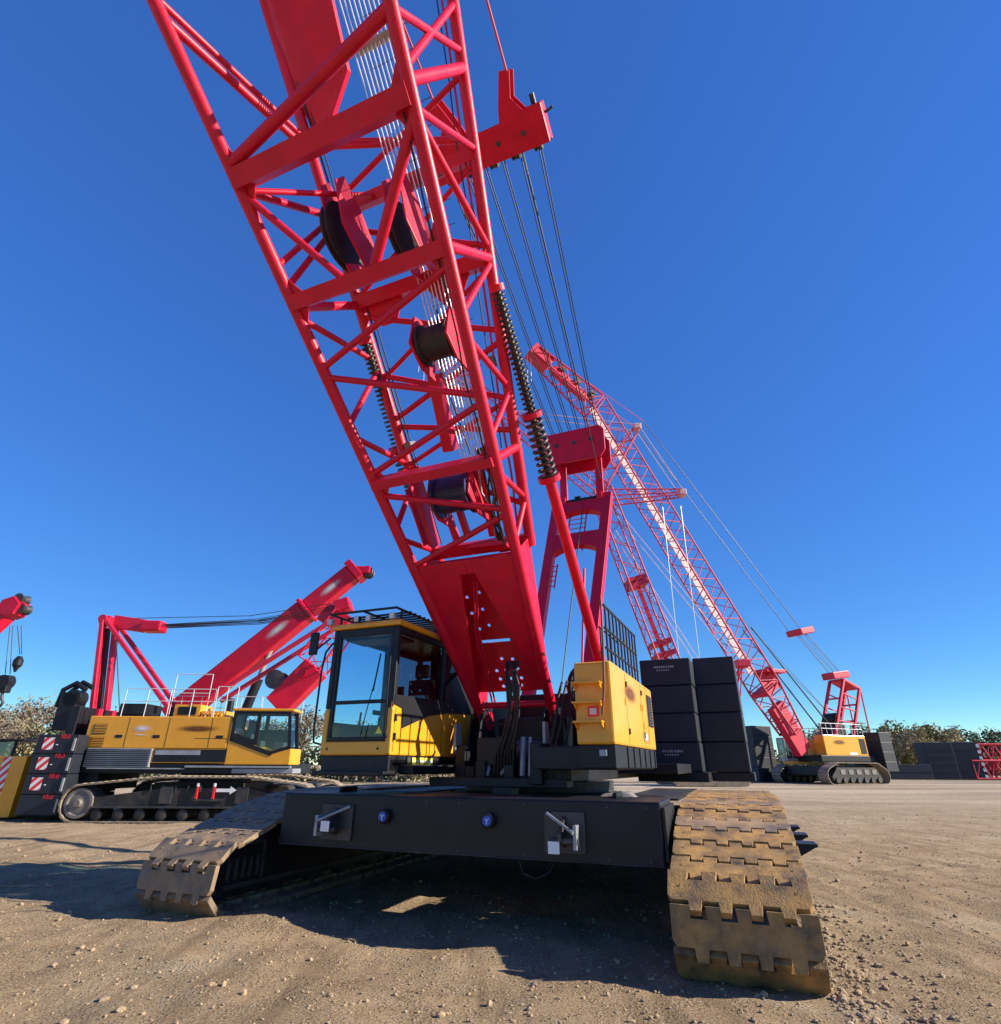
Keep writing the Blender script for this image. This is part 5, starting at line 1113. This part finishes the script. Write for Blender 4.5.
# ================================================================== boxes and boom sections in the far yard at right
def yard_box(x, y, ang, sx, sy, h, label, bands, m='cw'):
    f = MB(); f.bx(-sx / 2, sx / 2, -sy / 2, sy / 2, 0, h); o = tag(f.build('storage_box', m, None, .05), label, 'box', 'boxes in the far yard'); o.location = (x, y, 0.01); o.rotation_euler.z = ang
    f = MB(); n = max(2, int(h / 1.0))
    for k in range(1, n): f.bx(-sx / 2 - .02, sx / 2 + .02, -sy / 2 - .02, sy / 2 + .02, h * k / n - .04, h * k / n)
    f.build('seam', 'black', o)
    if bands:
        for s_ in bands:
            f = MB()
            for k in range(int(h / .9)): f.bx(s_ * sx / 2 - .35, s_ * sx / 2 + .1, -sy / 2 - .06, -sy / 2 - .021, .3 + k * .9, .75 + k * .9)
            f.build('white_marking', 'white', o)
yard_box(71.0, 100, R(-6), 4.2, 3, 5.5, 'dark box left of a pair beside the red boom sections', None)
yard_box(75.6, 100.6, R(-6), 4.4, 3, 5.6, 'dark box with white marks on its edge next to the red boom sections', [1])
yard_box(62.2, 104, R(-4), 3.6, 3, 5.4, 'tall dark box with white marked edge behind the low flat boxes', [1])
yard_box(64.2, 99.5, R(-4), 8.6, 2.4, 2.2, 'long low dark box in front of the tall ones', None)
yard_box(57.5, 98, R(0), 3.0, 2.5, 3.0, 'low dark box right behind the distant right crane', None)
f = MB(); f.bx(-1.8, 1.8, -1, 1, .6, 2.6); f.bx(-2.2, 2.2, -1.1, 1.1, 0, .6); o = tag(f.build('machine', 'yel', None, .08), 'small orange machine between the dark boxes far off', 'machine'); o.location = (69.0, 112, 1.6)
f = MB(); f.bx(-2.4, 2.4, -1.2, 1.2, -1.6, 0); f.build('undercarriage', 'black', o, .05)
for k, (x_, y_, l_, z_, an, w_) in enumerate(((80.6, 100, 9, 1.5, -4, 2.6), (82.4, 103, 9, 1.5, 4, 2.6), (82.0, 101, 8, 4.1, -2, 2.4), (92.5, 101, 9, 1.5, 2, 2.6))):
    f = MB(); lattice(f, (-l_ / 2, 0, 0), (l_ / 2, 0, 0), (0, 1, 0), w_, w_, w_, w_, 8, .14, .09, (0, 0, 1)); f.bx(-l_ / 2 - .05, -l_ / 2 + .2, -w_ / 2, w_ / 2, -w_ / 2, -w_ / 2 + .3)
    f.bx(-l_ / 2, l_ / 2, -w_ / 2 + .3, w_ / 2 - .3, -.05, .05)
    o = tag(f.build('boom_section', 'redfar'), ['red lattice boom section on the ground beside the dark boxes', 'red lattice boom section lying behind another one', 'red lattice boom section stacked on top of the others', 'red lattice boom section at the right border'][k], 'boom section', 'spare boom sections'); o.location = (x_, y_, z_); o.rotation_euler.z = R(an)

# ================================================================== trees
def tree_mesh(kind, h, w, n, leaf, seed, bare=False):
    rnd = random.Random(seed); tr = MB(); cr_ = MB()
    def limb(p, d, L, r, dep):
        q = p + d * L; tr.tube(p, q, r, 6, r * .62, cap=False); 
        if dep == 0: tips.append(q); return
        for k in range(rnd.choice((2, 3, 3))):
            nd = (d + Vector((rnd.uniform(-1, 1), rnd.uniform(-1, 1), rnd.uniform(-.25, .6))) * .75).normalized()
            limb(lerp(p, q, rnd.uniform(.7, 1)), nd, L * rnd.uniform(.6, .85), r * .6, dep - 1)
    tips = []; limb(Vector((0, 0, 0)), Vector((rnd.uniform(-.08, .08), rnd.uniform(-.08, .08), 1)).normalized(), h * .28, h * .02, 4 if bare else 3)
    cl = []
    for _ in range(15): 
        a = rnd.uniform(0, 6.28); zz = rnd.uniform(.25, .95); rr = w / 2 * math.sqrt(max(.05, 1 - ((zz - .55) / .47) ** 2)) * rnd.uniform(.35, 1)
        cl.append((Vector((rr * math.cos(a), rr * math.sin(a), h * zz)), rnd.uniform(.09, .24) * w))
    for k in range(n):
        if bare: c = rnd.choice(tips); rad = .09 * h
        else: c, rad = rnd.choice(cl)
        while True:
            v = Vector((rnd.uniform(-1, 1), rnd.uniform(-1, 1), rnd.uniform(-1, 1)))
            if v.length < 1: break
        p = c + v * rad * (1 if rnd.random() > .08 else 1.5); s_ = leaf * rnd.uniform(.6, 1.4)
        a = Vector((rnd.gauss(0, 1), rnd.gauss(0, 1), rnd.gauss(0, 1))).normalized(); b = a.orthogonal().normalized(); b = (Matrix.Rotation(rnd.uniform(0, 6.28), 3, a) @ b); c2 = a.cross(b)
        cr_.add([p + b * s_, p + c2 * s_ * .7, p - b * s_, p - c2 * s_ * .7], [(0, 1, 2, 3)])
    a = tr.build('trunk', 'bark'); b = cr_.build('crown', kind); ma, mb_ = a.data, b.data
    bpy.data.objects.remove(a); bpy.data.objects.remove(b); return ma, mb_
kinds = {'olive': (tree_mesh('leaf_olive', 12.5, 11, 3600, .30, 1), 'rounded olive green tree'), 'dark': (tree_mesh('leaf_dark', 11, 9, 3600, .28, 2), 'dark evergreen tree'),
         'gold': (tree_mesh('leaf_gold', 11.5, 11, 3000, .28, 3), 'yellowing tree'), 'brown': (tree_mesh('leaf_brown', 14, 10, 1500, .15, 4, True), 'nearly bare brown tree')}
tgrp = {}
def tree(kind, x, y, s, where, kx=1):
    (ma, mc), lab = kinds[kind]; t = thing('tree', lab + ' ' + where, 'tree', (x, y, -.05), random.uniform(0, 6.28), 'trees around the yard'); t.scale = (s * kx, s * kx, s)
    link('trunk', ma, t); link('crown', mc, t)
row = [('brown', 74, 150, 0.97), ('olive', 82, 158, 0.97), ('dark', 90, 165, 0.97), ('brown', 97, 150, 1.08), ('olive', 100, 160, 1.02), ('gold', 106, 155, 0.92), ('olive', 111, 162, 1.08), ('gold', 117, 158, 0.94), ('olive', 121, 165, 0.97), ('dark', 127, 160, 0.92), ('dark', 134, 163, 0.97), ('brown', 139, 158, 0.92), ('olive', 144, 165, 0.97), ('gold', 66, 160, 0.92), ('olive', 58, 158, 1.02), ('dark', 50, 165, 0.92), ('brown', 44, 160, 0.97)]
pos = ['first', 'second', 'third', 'fourth', 'fifth', 'sixth', 'seventh']
def place(rows, region):
    cnt = {}
    for k, x, y, s in sorted(rows, key=lambda r: r[1] / r[2]):
        i = cnt.get(k, 0); cnt[k] = i + 1
        tree(k, x, y, s, '%s, %s such from left' % (region, pos[i]), 1.15)
place(row, 'in the right tree line')
place([('brown', -37.5, 45, .50), ('brown', -40, 50, .55), ('brown', -34, 43, .45), ('dark', -29.8, 42, .44), ('brown', -31.5, 50, .62), ('brown', -44, 55, .7), ('brown', -46, 60, .8), ('gold', -35, 52, .34), ('gold', -41, 54, .40)], 'behind the left cranes')
place([('brown', -20.5, 62, .75), ('gold', -22.5, 66, .42), ('olive', -17, 68, .5), ('brown', -13, 66, .6), ('gold', -9, 70, .55), ('olive', -27, 70, .5), ('brown', -25, 64, .66), ('gold', -14.5, 62, .4)], 'seen past the yellow cab')
def brush():
    mb = MB(); rnd = random.Random(5)
    for k in range(7000):
        x = rnd.uniform(-75, 5); y = 72 + rnd.gauss(0, 2); z = abs(rnd.gauss(0, 1)) * 1.1; s_ = rnd.uniform(.1, .3)
        a = Vector((rnd.gauss(0, 1), rnd.gauss(0, 1), rnd.gauss(0, 1))).normalized(); b = a.orthogonal().normalized(); c = a.cross(b); p = Vector((x, y, z))
        mb.add([p + b * s_, p + c * s_, p - b * s_, p - c * s_], [(0, 1, 2, 3)])
    for k in range(16000):
        x = rnd.uniform(20, 190); y = 178 + rnd.gauss(0, 4); z = abs(rnd.gauss(0, 1)) * 2.6; s_ = rnd.uniform(.25, .6)
        a = Vector((rnd.gauss(0, 1), rnd.gauss(0, 1), rnd.gauss(0, 1))).normalized(); b = a.orthogonal().normalized(); c = a.cross(b); p = Vector((x, y, z))
        mb.add([p + b * s_, p + c * s_, p - b * s_, p - c * s_], [(0, 1, 2, 3)])
    tag(mb.build('brush', 'leaf_gold'), 'low yellow green brush along the edge of the yard', 'brush', kind='stuff')
brush()
